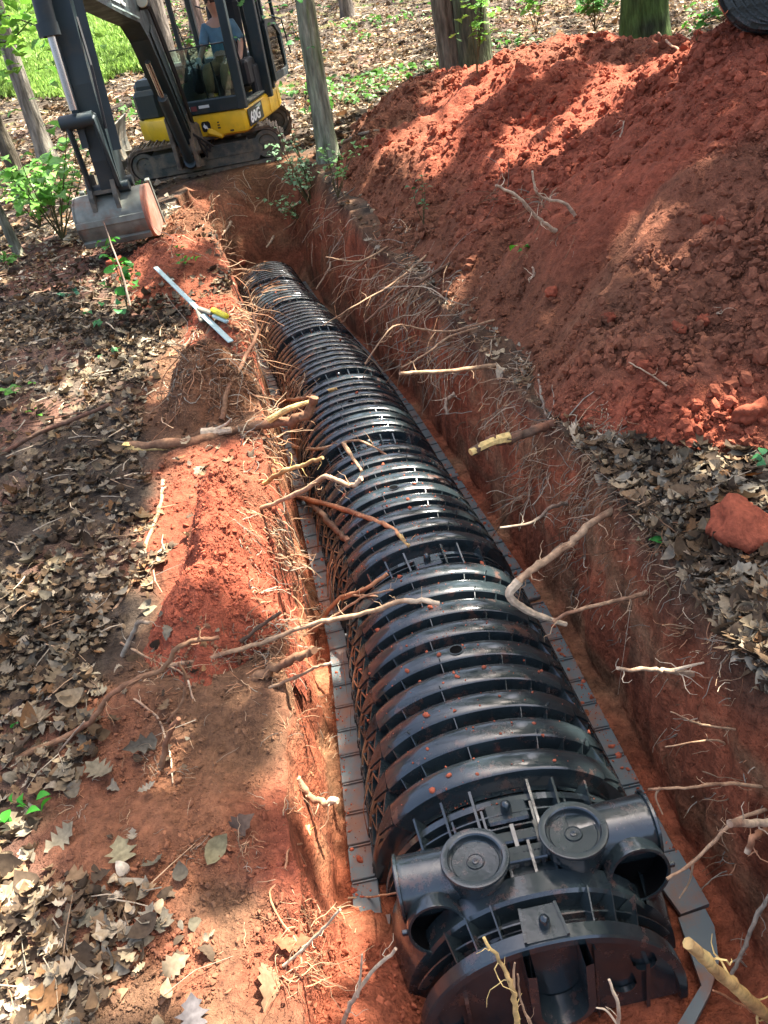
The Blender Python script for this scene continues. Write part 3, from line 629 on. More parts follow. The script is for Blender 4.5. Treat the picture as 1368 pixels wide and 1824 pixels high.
for (cx, cy, zt, nm) in LIDS:
    fn = lambda x, y, h, cx=cx, cy=cy, zt=zt: (cx+x, cy+y, zt+h)
    m = MB(); m.lathe([(.056, -.20), (.062, -.06), (.067, -.045), (.070, -.012), (.0755, -.010), (.077, -.006), (.077, -.001), (.0755, .0015), (.071, .002), (.062, .001), (.059, -.002), (.0585, -.012)], fn, 56)
    o = m.build('inlet_tower', BK, ec, smooth=38)
    m = MB(); m.lathe([(.0585, -.012), (.0585, -.0145), (.054, -.0145), (.053, -.013), (.052, -.0145), (.0205, -.0155), (.019, -.012), (.0175, -.012), (.0165, -.014), (.008, -.0145), (.007, -.012), (.0035, -.0115), (.0015, -.0135), (0, -.0135)], fn, 56)
    m.build('lid', BK, o, smooth=38)
# side arms lying along x, front openings dropping forward
for sg, x0, x1, cy, cz, r in ((-1, -.10, -.288, -.115, .262, .066), (1, .12, .316, -.100, .272, .068)):
    fn = lambda x, y, h, cy=cy, cz=cz: (h, cy+x, cz+y)
    m = MB(); m.lathe([(r, x0), (r*1.02, x1-sg*.02), (r*1.02, x1-sg*.004), (r*.985, x1), (r*.4, x1), (r*.38, x1-sg*.003), (0, x1-sg*.003)], fn, 40); arm = m.build('side_arm', BK, ec, smooth=38)
    m = MB(); m.lathe([(r*1.05, x1-sg*.010), (r*1.12, x1-sg*.009), (r*1.12, x1-sg*.003), (r*1.05, x1-sg*.002)], fn, 40); m.build('arm_rim', BK, arm, smooth=38)
    cx = -.212 if sg < 0 else .242; ax = np.array([sg*.03, -1, .22]); ax /= np.linalg.norm(ax); u = np.cross(ax, [0, 0, 1]); u /= np.linalg.norm(u); v = np.cross(u, ax); r2 = .066 if sg < 0 else .071
    fn = lambda x, y, h, cx=cx, cy=cy, cz=cz, ax=ax, u=u, v=v: tuple(np.array([cx, cy-.01, cz-.040])+u*x+v*y+ax*h)
    m = MB(); m.lathe([(r2*.75, -.05), (r2*.93, -.01), (r2, .03), (r2*1.0, .098), (r2*.985, .101), (r2*.90, .101), (r2*.885, .097)], fn, 44); op = m.build('front_pipe', BK, ec, smooth=38)
    m = MB(); m.lathe([(r2*.885, .097), (r2*.86, .04), (0, .04)], fn, 44); m.build('bore', M_['holedark'], op)  # inner wall and end disc coloured black for the dark inside the pipe
    m = MB()
    for q in (-1, 1): m.box(fn(q*(r2+.006), 0, .09), (.014, .010, .012), b=.002)
    m.build('lug', BK, op)
m = MB(); m.box((.012, -.128, .302), (.098, .040, .012), Matrix.Rotation(R_(2), 3, 'Y'), .003); m.box((.01, -.078, .297), (.135, .032, .016), Matrix.Rotation(R_(2), 3, 'Y'), .004); m.box((.012, -.158, .268), (.11, .03, .03), b=.003)
m.build('bridge_plate', BK, ec)
m = MB()
for q in range(9):
    if q in (3, 6): continue
    m.box((-.022+.0082*q, -.124, .3088), (.0055, .007, .0012))
m.build('moulded_lettering', BK, ec)
for (py, pz, pr) in ((-.302, .312, .0115),):
    m = MB(); m.lathe([(0, pz+.022), (pr*.6, pz+.020), (pr, pz+.010), (pr*1.05, pz-.01), (pr*1.1, pz-.03)], lambda x, y, h, py=py: (.004+x, py+y, h), 20); m.build('latch_post', BK, ec, smooth=50)
m = MB(); m.prism([(-.045, -.333), (.045, -.333), (.038, -.258), (-.038, -.258)], .292, .304, lambda u, v, h: (u, v, h)); m.box((-.041, -.296, .300), (.006, .075, .020), Matrix.Rotation(R_(-5), 3, 'Z')); m.box((.041, -.296, .300), (.006, .075, .020), Matrix.Rotation(R_(5), 3, 'Z')); m.build('latch_plate', BK, ec)
# front wall with recesses
A = np.radians(np.linspace(0, 180, 49)); m = MB(); V = [(0, -.328, 0)]+[apt(p, .030, -.328, .312, .315) for p in A]; m.add(V, [(0, i+1, i+2) for i in range(48)])
m.box((-.185, -.335, .08), (.008, .014, .16)); m.box((.205, -.335, .08), (.008, .014, .16)); m.box((.095, -.334, .12), (.004, .010, .25)); m.box((-.085, -.334, .12), (.004, .010, .25))
m.build('front_wall', BK, ec)
A = [math.pi+math.pi*k/20 for k in range(21)]; m = MB(); ro, ri = .066, .050
out = [(-ro, .285)]+[(ro*math.cos(a), .150+ro*math.sin(a)) for a in A]+[(ro, .285)]; inn_ = [(-ri, .285)]+[(ri*math.cos(a), .150+ri*math.sin(a)) for a in A]+[(ri, .285)]
V = [(u+.01, -.328, v) for u, v in out]+[(u*1.02+.01, -.385, v-.006) for u, v in out]+[(u+.01, -.388, v-.006) for u, v in inn_]+[(u+.01, -.330, v) for u, v in inn_]; k = len(out)
m.add(V, [(r_*k+i, r_*k+i+1, (r_+1)*k+i+1, (r_+1)*k+i) for r_ in range(3) for i in range(k-1)]); m.build('pipe_hub', BK, ec, smooth=38)
for cx, cz in ((-.225, .075), (.155, .095), (.20, .16)):
    m = MB(); m.lathe([(.026, -.326), (.026, -.340), (.022, -.341), (.020, -.330)], lambda x, y, h, cx=cx, cz=cz: (cx+x, h, cz+y), 28, a0=math.pi, a1=2*math.pi); m.build('knockout', BK, ec, smooth=38)
for sg in (-1, 1):
    m = MB()
    P = [(.33, .0), (.43, .0), (.435, -.155), (.36, -.165)]; P2 = [(.35, -.172), (.42, -.165), (.42, -.21), (.39, -.29), (.34, -.35), (.27, -.41), (.24, -.40), (.33, -.33)]
    for q in (P, P2): m.prism([(sg*u, v) for u, v in (q if sg < 0 else q[::-1])], .002, .016, lambda u, v, h: (u, v, h))
    m.build('base_flange', M_['flange'], ec)
# ------------------------------------------------------------------ excavator
EX = empty('excavator', (-1.30, 11.6, 1.345), (R_(7.6), 0, 0)); bpy.context.view_layer.update()
tag(EX, 'compact excavator with dark boom, open cab and yellow lower body at the trench end', 'excavator')
EXM = Matrix.Translation(Vector((-1.30, 11.6, 1.345))) @ Matrix.Rotation(R_(7.6), 4, 'X'); EXI = EXM.inverted()
YAW = Matrix.Rotation(R_(-16), 4, 'Z')
def stad(x0, x1, zc, r, n=14):
    P = []
    for k in range(n+1): a = math.pi/2+math.pi*k/n; P.append((x0+r*math.cos(a), zc+r*math.sin(a)))
    for k in range(n+1): a = -math.pi/2+math.pi*k/n; P.append((x1+r*math.cos(a), zc+r*math.sin(a)))
    return P
for ty in (-.75, .75):
    tx = 0 if ty < 0 else .12
    root = MB(); P = stad(-.76+tx, .76+tx, .215, .20); Pi = stad(-.76+tx, .76+tx, .215, .165); k = len(P)
    V = [(x, ty+q, z) for q in (-.17, .17) for x, z in P]+[(x, ty+q, z) for q in (-.17, .17) for x, z in Pi]
    F = [(i, (i+1) % k, k+(i+1) % k, k+i) for i in range(k)]+[(2*k+i, 3*k+i, 3*k+(i+1) % k, 2*k+(i+1) % k) for i in range(k)]+[(i, 2*k+i, 2*k+(i+1) % k, (i+1) % k) for i in range(k)]+[(k+i, k+(i+1) % k, 3*k+(i+1) % k, 3*k+i) for i in range(k)]
    root.add(V, F)
    per = []; Lt = 0
    for i in range(k):
        a, b = P[i], P[(i+1) % k]; d = math.hypot(b[0]-a[0], b[1]-a[1]); per.append((Lt, d, a, b)); Lt += d
    for q in range(44):
        t = Lt*q/44
        for (l0, d, a, b) in per:
            if l0 <= t <= l0+d+1e-9 and d > 0:
                u = (t-l0)/d; x = a[0]+(b[0]-a[0])*u; z = a[1]+(b[1]-a[1])*u; an = math.atan2(b[1]-a[1], b[0]-a[0]); break
        root.box((x, ty, z), (.075, .37, .022), Matrix.Rotation(-an, 3, 'Y'), .004); root.box((x+.018*math.sin(an), ty, z-.018*math.cos(an)), (.018, .36, .03), Matrix.Rotation(-an, 3, 'Y'))
    tk = root.build('track', M_['track'], EX)
    f = MB(); f.prism([(-.70, .07), (.62, .06), (.70, .18), (.64, .30), (-.66, .32), (-.76, .22)], -.155, .155, lambda u, v, h: (u+tx, ty+h, v)); f.box((0+tx, ty-.158, .225), (1.15, .012, .13), b=.004); f.box((.53+tx, ty-.165, .24), (.02, .015, .17)); f.build('track_frame', M_['frame'], tk)
    f = MB(); f.prism([(-.06, .20), (-.02, .20), (.01, .225), (-.02, .25), (-.06, .25), (-.08, .225)], -.168, -.163, lambda u, v, h: (u+tx, ty+h, v)); f.build('slot_shade', M_['holedark'], tk)  # black plate laid on the frame as the shade of a slot
    f = MB(); f.box((-.16+tx, ty-.1665, .235), (.09, .004, .045)); f.build('plate', M_['cloth'], tk)
    for wx, r in ((-.76, .15), (.76, .155)):
        f = MB(); f.lathe([(0, -.15), (.03, -.155), (.035, -.13), (r*.62, -.12), (r*.7, -.15), (r, -.15), (r, .15), (0, .15)], lambda x, y, h: (wx+tx+x, ty+h, .215+y), 28); f.build('idler_wheel', M_['frame'], tk, smooth=35)
    f = MB()
    for q in range(5): f.lathe([(0, -.13), (.05, -.13), (.05, .13), (0, .13)], lambda x, y, h: (-.5+.25*q+tx+x, ty+h, .085+y), 14)
    f.build('rollers', M_['track'], tk)
f = MB(); f.box((0, 0, .26), (.8, 1.3, .16), b=.03); f.lathe([(.36, .33), (.36, .42), (0, .42)], lambda x, y, h: (x, y, h), 32); f.build('undercarriage', M_['frame'], EX)
f = MB(); n = 9; V = []
for (yy) in (-.95, .70):
    for q in range(n):
        t = q/(n-1); z = -.02+.66*t; x = -1.10-.10*math.sin(t*math.pi)-.03*t
        V += [(x, yy, z), (x+.03, yy, z)]
F = []
for q in range(n-1):
    a = 2*q; F += [(a, a+2, a+2+2*n, a+2*n), (a+1, a+1+2*n, a+3+2*n, a+3), (a, a+1, a+3, a+2), (a+2*n, a+2*n+2, a+2*n+3, a+2*n+1)]
F += [(0, 2*n, 2*n+1, 1), (2*n-2, 2*n-1, 4*n-1, 4*n-2)]
f.add(V, F)
f.bar((-1.2, -.4, .2), (-.5, -.4, .22), .1, .1); f.bar((-1.2, .3, .2), (-.5, .3, .22), .1, .1); f.build('dozer_blade', M_['frame'], EX)
# upper body
def U(mb, name, m, parent=EX, smooth=None): return mb.build(name, m, parent, smooth, YAW)
OUT = [(-.10, -.90), (.835, -.90), (.875, -.86), (.885, .45), (.83, .74), (.66, .96), (.3, 1.08), (-.3, 1.04), (-.52, .9), (-.60, .7), (-.62, .4), (-.62, -.60), (-.4, -.78)]
def inset(P, d): return [(x*(1-d), y*(1-d)) for x, y in P]
f = MB(); k = len(OUT); V = []
for (d, z) in ((.05, .405), (.008, .43), (0, .46), (0, .63), (.01, .655), (.03, .665)): V += [(x, y, z) for x, y in inset(OUT, d)]
F = [tuple(range(k-1, -1, -1)), tuple(range(5*k, 6*k))]+[(r_*k+i, r_*k+(i+1) % k, (r_+1)*k+(i+1) % k, (r_+1)*k+i) for r_ in range(5) for i in range(k)]
f.add(V, F); f.box((.888, .05, .54), (.006, .004, .20)); f.box((.889, .42, .54), (.006, .004, .20)); f.box((.885, -.3, .635), (.008, 1.0, .006))
body = U(f, 'lower_body', M_['yellow'], smooth=30)
f = MB(); f.prism([(-.06, .0), (.06, .0), (.075, .03), (.075, .12), (.05, .15), (-.05, .15), (-.075, .12), (-.075, .03)], -.906, -.902, lambda u, v, h: (.36+u*.75, h, .475+v*.75)); em = U(f, 'emblem', M_['sticker'], body)
f = MB(); f.prism([(-.045, .075), (-.02, .045), (.0, .05), (.03, .025), (.05, .035), (.025, .055), (.015, .085), (-.01, .10), (-.02, .13), (-.03, .10), (-.045, .095)], -.9085, -.9065, lambda u, v, h: (.36+u*.75, h, .475+v*.75)); U(f, 'leaping_deer', M_['white'], em)
f = MB(); 
for q in range(3): f.box((.52, -.904, .50+.03*q), (.035-.006*q, .003, .014))
U(f, 'warning_sticker', M_['sticker'], body)
f = MB(); f.box((.67, -.903, .455), (.045, .003, .018)); U(f, 'small_plate', M_['sticker'], body)
f = MB(); f.box((.8895, -.56, .548), (.004, .56, .185)); dp = U(f, 'model_decal', M_['sticker'], body)
f = MB(); f.prism([(-.32, .60), (-.33, .63), (-.55, .615), (-.42, .60), (-.6, .585), (-.4, .588)], .8925, .8935, lambda u, v, h: (h, u, v)); U(f, 'decal_streak', M_['toolm'], dp)
def text(txt, size, name, m, parent, tf, shear=0, ox=1.0):
    cu = bpy.data.curves.new(name, 'FONT'); cu.body = txt; cu.size = size; cu.extrude = .002; cu.offset = size*.022*ox; cu.shear = shear; cu.resolution_u = 3
    ob = bpy.data.objects.new(name, cu); dg = bpy.context.evaluated_depsgraph_get(); scn.collection.objects.link(ob); dg.update()
    me = bpy.data.meshes.new_from_object(ob.evaluated_get(dg)); scn.collection.objects.unlink(ob); bpy.data.objects.remove(ob)
    me.transform(tf); me.name = name; return mk(name, me, m, parent)
def frameM(o, x, y):
    x = Vector(x).normalized(); y = Vector(y).normalized(); z = x.cross(y); Mx = Matrix((x, y, z)).transposed().to_4x4(); Mx.translation = Vector(o); return Mx
text('60G', .19, 'model_lettering', M_['white'], dp, YAW @ frameM((.893, -.80, .482), (0, 1.0, 0), (0, 0, 1)) @ Matrix.Diagonal((1.18, .85, 1, 1)), .15)
# engine cover on the boom side, black
f = MB(); f.box((-.33, .05, .86), (.56, 1.2, .42), b=.06); f.box((-.42, -.5, .80), (.34, .36, .34), b=.05); f.box((.30, .86, .86), (1.0, .36, .42), b=.07); U(f, 'engine_cover', M_['exblack'])
f = MB(); f.box((-.33, .1, 1.09), (.4, .8, .05), b=.02); U(f, 'top_grille', M_['frame'])
# cab: floor pan, posts, roof
Z0, ZT = .665, 2.12
f = MB(); f.box((.42, -.40, .685), (.88, .96, .045), b=.008); f.box((.42, -.885, .74), (.90, .05, .15), b=.012); f.box((.02, -.3, .86), (.04, .95, .36), b=.01); U(f, 'cab_floor', M_['exblack'])
f = MB(); f.box((.86, -.42, .712), (.09, .62, .014)); U(f, 'door_sill', M_['steel'])
def post(a, b, w, h): f = MB(); f.bar(a, b, w, h, b_=.008); U(f, 'cab_post', M_['exblack'])
post((.0, -.885, Z0), (.0, -.83, ZT), .06, .07); post((.868, -.885, Z0), (.868, -.82, ZT), .10, .08); post((.872, .08, Z0-.05), (.872, .14, ZT), .14, .08); post((.86, .42, Z0), (.86, .42, ZT), .06, .05)
post((.0, .42, Z0), (.0, .42, ZT), .07, .06); post((.0, -.2, Z0), (.0, -.2, ZT), .05, .05); post((.60, .62, 1.0), (.60, .62, ZT), .045, .05); post((.84, .62, 1.0), (.84, .62, ZT), .045, .05)
f = MB(); f.box((.43, -.12, ZT+.03), (.98, 1.66, .07), b=.03); U(f, 'cab_roof', M_['exblack'])
f = MB(); f.box((.434, -.872, 1.06), (.80, .006, .56)); U(f, 'front_glass', M_['glass'])
f = MB(); f.box((.434, -.872, 1.345), (.82, .02, .014)); f.box((.434, -.874, .792), (.80, .014, .02)); f.box((.047, -.874, 1.06), (.018, .014, .55)); f.box((.812, -.874, 1.06), (.018, .014, .55)); U(f, 'glass_edging', M_['rubber'])
f = MB(); f.box((.20, -.913, .735), (.045, .004, .05)); f.box((.40, -.913, .745), (.13, .004, .03)); U(f, 'safety_sticker', M_['cloth'])
f = MB(); f.box((.27, -.912, .735), (.07, .003, .05)); U(f, 'red_sticker', mat('red_sticker', base=(.16, .035, .03)))
f = MB(); f.tube([(.30, -.84, ZT-.05), (.305, -.86, 1.6), (.35, -.865, 1.35)], .006, 6); f.tube([(.60, -.90, 1.72), (.70, -.905, 1.68)], .008, 6); U(f, 'wiper', M_['rubber'])
# seat, consoles, levers
f = MB(); f.box((.45, .02, .93), (.44, .42, .12), b=.04); f.box((.45, .12, .80), (.36, .36, .20), b=.02); f.box((.72, -.0, .93), (.10, .34, .08), b=.03); f.box((.80, .05, .84), (.08, .42, .34), b=.02); st = U(f, 'seat', M_['seat'])
f = MB(); f.box((.47, .26, 1.34), (.42, .13, .72), Matrix.Rotation(R_(-8), 3, 'X'), .05); U(f, 'backrest', M_['seat'], st)
f = MB(); f.box((.715, -.02, 1.04), (.07, .19, .035), Matrix.Rotation(R_(20), 3, 'X'), .012); U(f, 'armrest_cover', M_['cloth'], st)
for x, y in ((.16, -.34), (.76, -.30)):
    f = MB(); f.box((x, y+.16, .95), (.13, .34, .28), b=.03); cs = U(f, 'side_console', M_['rubber']); f = MB(); f.tube([(x, y, 1.0), (x-.01, y-.05, 1.22), (x-.012, y-.06, 1.24)], .012, 8); U(f, 'joystick', M_['rubber'], cs); f = MB(); f.tube([(x-.01, y-.05, 1.20), (x-.012, y-.06, 1.31)], .022, 10); U(f, 'joystick_knob', M_['rubber'], cs)
for x in (.36, .52):
    f = MB(); f.tube([(x, -.62, .70), (x, -.66, 1.16)], .012, 8); lv_ = U(f, 'travel_lever', M_['rubber']); f = MB(); f.box((x, -.64, .73), (.10, .20, .02), Matrix.Rotation(R_(25), 3, 'X')); U(f, 'pedal', M_['rubber'], lv_)
f = MB(); f.box((.12, -.66, 1.08), (.16, .10, .18), b=.03); U(f, 'monitor', M_['rubber'])
f = MB(); 
P = [(.36, .74), (.96, .74), (1.02, .80), (1.00, 1.24), (.78, 1.40), (.42, 1.42), (.36, 1.36)]; Pi = [(.44, .82), (.92, .82), (.95, .85), (.93, 1.20), (.74, 1.33), (.46, 1.34), (.44, 1.30)]
k = len(P); V = [(h, u, v) for h in (.90, .935) for u, v in P]+[(h, u, v) for h in (.90, .935) for u, v in Pi]
F = [(i, (i+1) % k, k+(i+1) % k, k+i) for i in range(k)]+[(2*k+i, 3*k+i, 3*k+(i+1) % k, 2*k+(i+1) % k) for i in range(k)]+[(i, 2*k+i, 2*k+(i+1) % k, (i+1) % k) for i in range(k)]+[(k+i, k+(i+1) % k, 3*k+(i+1) % k, 3*k+i) for i in range(k)]
f.add(V, F); f.bar((.917, .40, 1.4), (.917, .40, ZT), .04, .03); f.bar((.917, .86, 1.36), (.917, .80, ZT), .04, .03); dr_ = U(f, 'cab_door', M_['exblack'])
f = MB(); f.prism(Pi, .914, .918, lambda u, v, h: (h, u, v)); U(f, 'door_glass', M_['glass'], dr_)
f = MB(); f.tube([(.95, .60, 1.44), (.97, 1.0, 1.36), (.98, 1.10, .95)], .010, 6); U(f, 'grab_rail', M_['exblack'])
# swing bracket, boom, arm, bucket - laid out in world space, stored in the machine's space
def Wd(mb, name, m, parent=EX, smooth=None): return mb.build(name, m, parent, smooth, EXI)
BX = -1.50
f = MB(); f.bar((-1.35, 10.95, 1.62), (-1.48, 10.40, 1.66), .30, .34, b_=.03); f.bar((-1.60, 10.45, 1.35), (-1.60, 10.40, 1.92), .05, .26, b_=.01); f.bar((-1.38, 10.45, 1.35), (-1.38, 10.40, 1.92), .05, .26, b_=.01); f.lathe([(.14, 1.34), (.14, 1.42), (0, 1.42)], lambda x, y, h: (-1.46+x, 10.6+y, h), 24); Wd(f, 'swing_bracket', M_['track'])
f = MB(); f.bar((-1.15, 10.75, 1.62), (-.98, 10.55, 1.66), .05, .07, b_=.01); f.bar((-1.20, 10.6, 1.70), (-1.02, 10.6, 1.62), .10, .08, b_=.02); Wd(f, 'swing_cylinder', M_['yellow'])
def platebeam(name, side, xc, wd, parent=EX, m='exblack'):
    f = MB(); f.prism(side, xc-wd/2, xc+wd/2, lambda u, v, h: (h, u, v)); o = Wd(f, name, M_[m], parent)
    g_ = MB()
    for sg in (-1, 1): g_.prism([( u*.999+0, v) for u, v in side], xc+sg*(wd/2+.004)-.004, xc+sg*(wd/2+.004)+.004, lambda u, v, h: (h, u, v))
    return o
side = [(10.56, 1.62), (10.36, 1.60), (9.75, 2.12), (9.15, 2.60), (8.85, 2.72), (8.2, 2.72), (7.0, 2.74), (6.72, 2.90), (6.72, 3.12), (7.0, 3.2), (8.4, 3.24), (9.1, 3.2), (9.42, 3.02), (9.95, 2.52), (10.6, 1.84)]
boom = platebeam('boom', side, -1.47, .19)
f = MB(); f.prism([(10.50, 1.66), (10.36, 1.66), (9.25, 2.66), (9.42, 2.74)], -1.366, -1.358, lambda u, v, h: (h, u, v)); Wd(f, 'side_stiffener', M_['exblack'], boom)
f = MB(); f.box((-1.355, 8.15, 2.745), (.012, 1.2, .014)); Wd(f, 'trim_strip', M_['toolm'], boom)
text('DEERE', .21, 'maker_lettering', M_['white'], boom, EXI @ frameM((-1.362, 7.50, 2.80), (0, 1, 0), (0, 0, 1)) @ Matrix.Diagonal((1.25, .8, 1, 1)), .1, 1.3)
f = MB(); f.lathe([(0, -.012), (.045, -.012), (.055, 0), (.05, .02), (0, .02)], lambda x, y, h: (-1.33+x, 9.02-h, 2.90+y), 20); lm = Wd(f, 'work_lamp', M_['lamp'], boom); f = MB(); f.box((-1.34, 9.06, 2.90), (.13, .07, .13), b=.02); Wd(f, 'lamp_housing', M_['rubber'], lm)
f = MB(); f.tube([(-1.46, 10.30, 1.45), (-1.46, 9.55, 2.10)], .055, 14); f.tube([(-1.46, 10.32, 1.42), (-1.46, 10.38, 1.40)], .07, 12); bc = Wd(f, 'boom_cylinder', M_['exblack'], smooth=40)
f = MB(); f.tube([(-1.46, 9.55, 2.10), (-1.46, 9.20, 2.42)], .028, 10); Wd(f, 'cylinder_rod', M_['chrome'], bc, 40)
f = MB()
for dx in (-.02, .03, .08): f.tube([(-1.34+dx*.2, 10.5, 1.75), (-1.33, 10.0+dx, 2.30+dx), (-1.34, 9.5+dx, 2.85+dx*.5), (-1.36, 9.0, 3.12)], .012, 6); f.tube([(-1.25+dx, 10.75, 1.6), (-1.25+dx, 10.5, 1.45+dx), (-1.36, 10.38, 1.70)], .013, 6)
f.tube([(-1.36, 9.0, 3.1), (-1.35, 7.8, 3.16), (-1.36, 7.0, 3.3)], .012, 6); Wd(f, 'hoses', M_['rubber'])
f = MB(); f.tube([(-1.47, 8.4, 3.36), (-1.47, 7.5, 3.50)], .05, 12); ac = Wd(f, 'arm_cylinder', M_['exblack'], smooth=40); f = MB(); f.tube([(-1.47, 7.5, 3.50), (-1.48, 6.95, 3.55)], .025, 8); Wd(f, 'cylinder_rod', M_['chrome'], ac, 40)
sd = [(6.82, 1.50), (6.60, 1.50), (6.56, 1.70), (6.52, 2.2), (6.53, 2.75), (6.60, 3.25), (6.80, 3.62), (7.02, 3.62), (6.98, 3.1), (6.88, 2.5), (6.83, 1.9)]
f = MB(); f.prism(sd, -.080, .080, lambda u, v, h: (-1.545+.018*(v-2.0)*2.2+h, u, v)); arm = Wd(f, 'arm', M_['exblack'])
f = MB(); f.bar((-1.46, 6.64, 1.75), (-1.405, 6.66, 3.2), .012, .09); f.bar((-1.632, 6.50, 1.8), (-1.59, 6.50, 3.1), .02, .05); Wd(f, 'arm_stiffener', M_['exblack'], arm)
f = MB(); f.tube([(-1.60, 6.40, 2.55), (-1.545, 6.38, 3.25)], .062, 14); f.lathe([(.075, 2.50), (.075, 2.58)], lambda x, y, h: (-1.605+x, 6.40+y, h), 14); f.box((-1.54, 6.44, 2.98), (.14, .06, .22), b=.01); cy = Wd(f, 'bucket_cylinder', M_['exblack'], smooth=40)
f = MB(); f.tube([(-1.615, 6.42, 2.05), (-1.60, 6.40, 2.55)], .028, 10); Wd(f, 'cylinder_rod', M_['chrome'], cy, 40)
f = MB(); f.tube([(-1.74, 6.45, 1.98), (-1.50, 6.45, 1.98)], .05, 12); f.bar((-1.70, 6.45, 2.0), (-1.72, 6.62, 1.52), .03, .10, b_=.01); f.bar((-1.50, 6.45, 2.0), (-1.50, 6.62, 1.52), .03, .10, b_=.01); f.tube([(-1.76, 6.66, 1.50), (-1.44, 6.66, 1.50)], .04, 12); f.tube([(-1.70, 6.84, 1.52), (-1.44, 6.84, 1.52)], .04, 12); Wd(f, 'linkage', M_['exblack'], smooth=40)
f = MB(); f.tube([(-1.44, 6.6, 2.6), (-1.42, 6.50, 2.3), (-1.45, 6.5, 1.9)], .011, 6); Wd(f, 'arm_hose', M_['rubber'])
# bucket: rounded back towards the camera
def bprof(n=22):
    P = []
    for k in range(n+1):
        a = R_(112+ (285-112)*k/n); P.append((6.83+.285*math.cos(a), 1.290+.205*math.sin(a)))
    return P
bp_ = bprof(); lip = (7.10, 1.14); top = (6.95, 1.47); f = MB(); x0, x1 = -1.90, -1.375
OUTL = [top]+bp_+[lip]; INL = [(6.83+(u-6.83)*.93, 1.285+(v-1.285)*.92) for u, v in OUTL]; k = len(OUTL)
V = [(x, u, v) for x in (x0, x1) for u, v in OUTL]+[(x, u, v) for x in (x0, x1) for u, v in INL]
f.add(V, [(i, i+1, k+i+1, k+i) for i in range(k-1)]+[(2*k+i, 3*k+i, 3*k+i+1, 2*k+i+1) for i in range(k-1)]+[(0, k, 3*k, 2*k), (k-1, 3*k-1, 4*k-1, 2*k-1)])
bk = Wd(f, 'bucket', M_['steel'], smooth=40)
for xs in (x0-.008, x1): 
    f = MB(); f.prism(OUTL+[(7.10, 1.32)], xs, xs+.022, lambda u, v, h: (h, u, v)); Wd(f, 'side_plate', M_['steel'] if xs < -1.5 else M_['clayplate'], bk)
    f = MB(); f.bar((xs+.011, 7.17, 1.09), (xs+.011, 6.98, 1.50), .04, .04, b_=.005); Wd(f, 'side_cutter', M_['steel'], bk)
f = MB(); f.box((-1.6375, 6.548, 1.28), (.53, .02, .05), b=.004); f.box((-1.6375, 6.62, 1.135), (.53, .03, .05), Matrix.Rotation(R_(35), 3, 'X'), .004); Wd(f, 'wear_strip', M_['steel'], bk)
f = MB()
for q in range(5): xx = x0+.05+.115*q; f.prism([(7.14, 1.09), (7.14, 1.13), (7.26, 1.06)], xx, xx+.05, lambda u, v, h: (h, u, v))
Wd(f, 'teeth', M_['steel'], bk)
f = MB()
for xx in (-1.745, -1.56): f.prism([(6.56, 1.36), (6.55, 1.46), (6.60, 1.60), (6.70, 1.62), (6.84, 1.60), (6.94, 1.50), (6.9, 1.40)], xx, xx+.035, lambda u, v, h: (h, u, v))
f.box((-1.635, 6.72, 1.49), (.19, .24, .03)); Wd(f, 'hitch_ears', M_['frame'], bk)
# ------------------------------------------------------------------ operator
def skin(name, J_, E_, m, parent=None, lvl=2, tf=None):
    me = bpy.data.meshes.new(name); V = [tf @ Vector(j[0]) for j in J_]; me.from_pydata(V, E_, []); o = mk(name, me, m, parent)
    sk = o.modifiers.new('skin', 'SKIN'); sk.use_smooth_shade = True
    for i, j in enumerate(J_): r = j[1]; me.skin_vertices[0].data[i].radius = (r, r) if np.isscalar(r) else r
    me.skin_vertices[0].data[0].use_root = True
    sb = o.modifiers.new('sub', 'SUBSURF'); sb.levels = lvl; sb.render_levels = lvl
    return o
UM = EXM @ YAW
pr = empty('person'); tag(pr, 'seated operator in blue t-shirt and tan trousers inside the open cab', 'person')
HB = [((.45, .02, 1.06), .12), ((.45, .06, 1.20), .12), ((.45, .08, 1.36), .13), ((.45, .07, 1.47), .10), ((.45, .05, 1.545), .045), ((.45, .035, 1.60), .045), ((.45, .02, 1.67), .075), ((.45, .015, 1.74), .078), ((.45, .02, 1.79), .05),
      ((.29, .06, 1.455), .052), ((.22, -.02, 1.26), .038), ((.21, -.20, 1.16), .030), ((.235, -.265, 1.135), .024), ((.61, .06, 1.455), .052), ((.70, .03, 1.26), .038), ((.695, -.10, 1.11), .030), ((.68, -.15, 1.06), .024),
      ((.36, -.10, 1.03), .075), ((.34, -.38, 1.05), .055), ((.35, -.44, .88), .042), ((.35, -.46, .77), .033), ((.35, -.52, .745), .03), ((.54, -.10, 1.03), .075), ((.56, -.36, 1.03), .055), ((.55, -.40, .88), .042), ((.55, -.42, .77), .033), ((.55, -.50, .745), .03)]
HE = [(0, 1), (1, 2), (2, 3), (3, 4), (4, 5), (5, 6), (6, 7), (7, 8), (3, 9), (9, 10), (10, 11), (11, 12), (3, 13), (13, 14), (14, 15), (15, 16), (0, 17), (17, 18), (18, 19), (19, 20), (20, 21), (0, 22), (22, 23), (23, 24), (24, 25), (25, 26)]
skin('body', HB, HE, M_['skin'], pr, 2, UM)
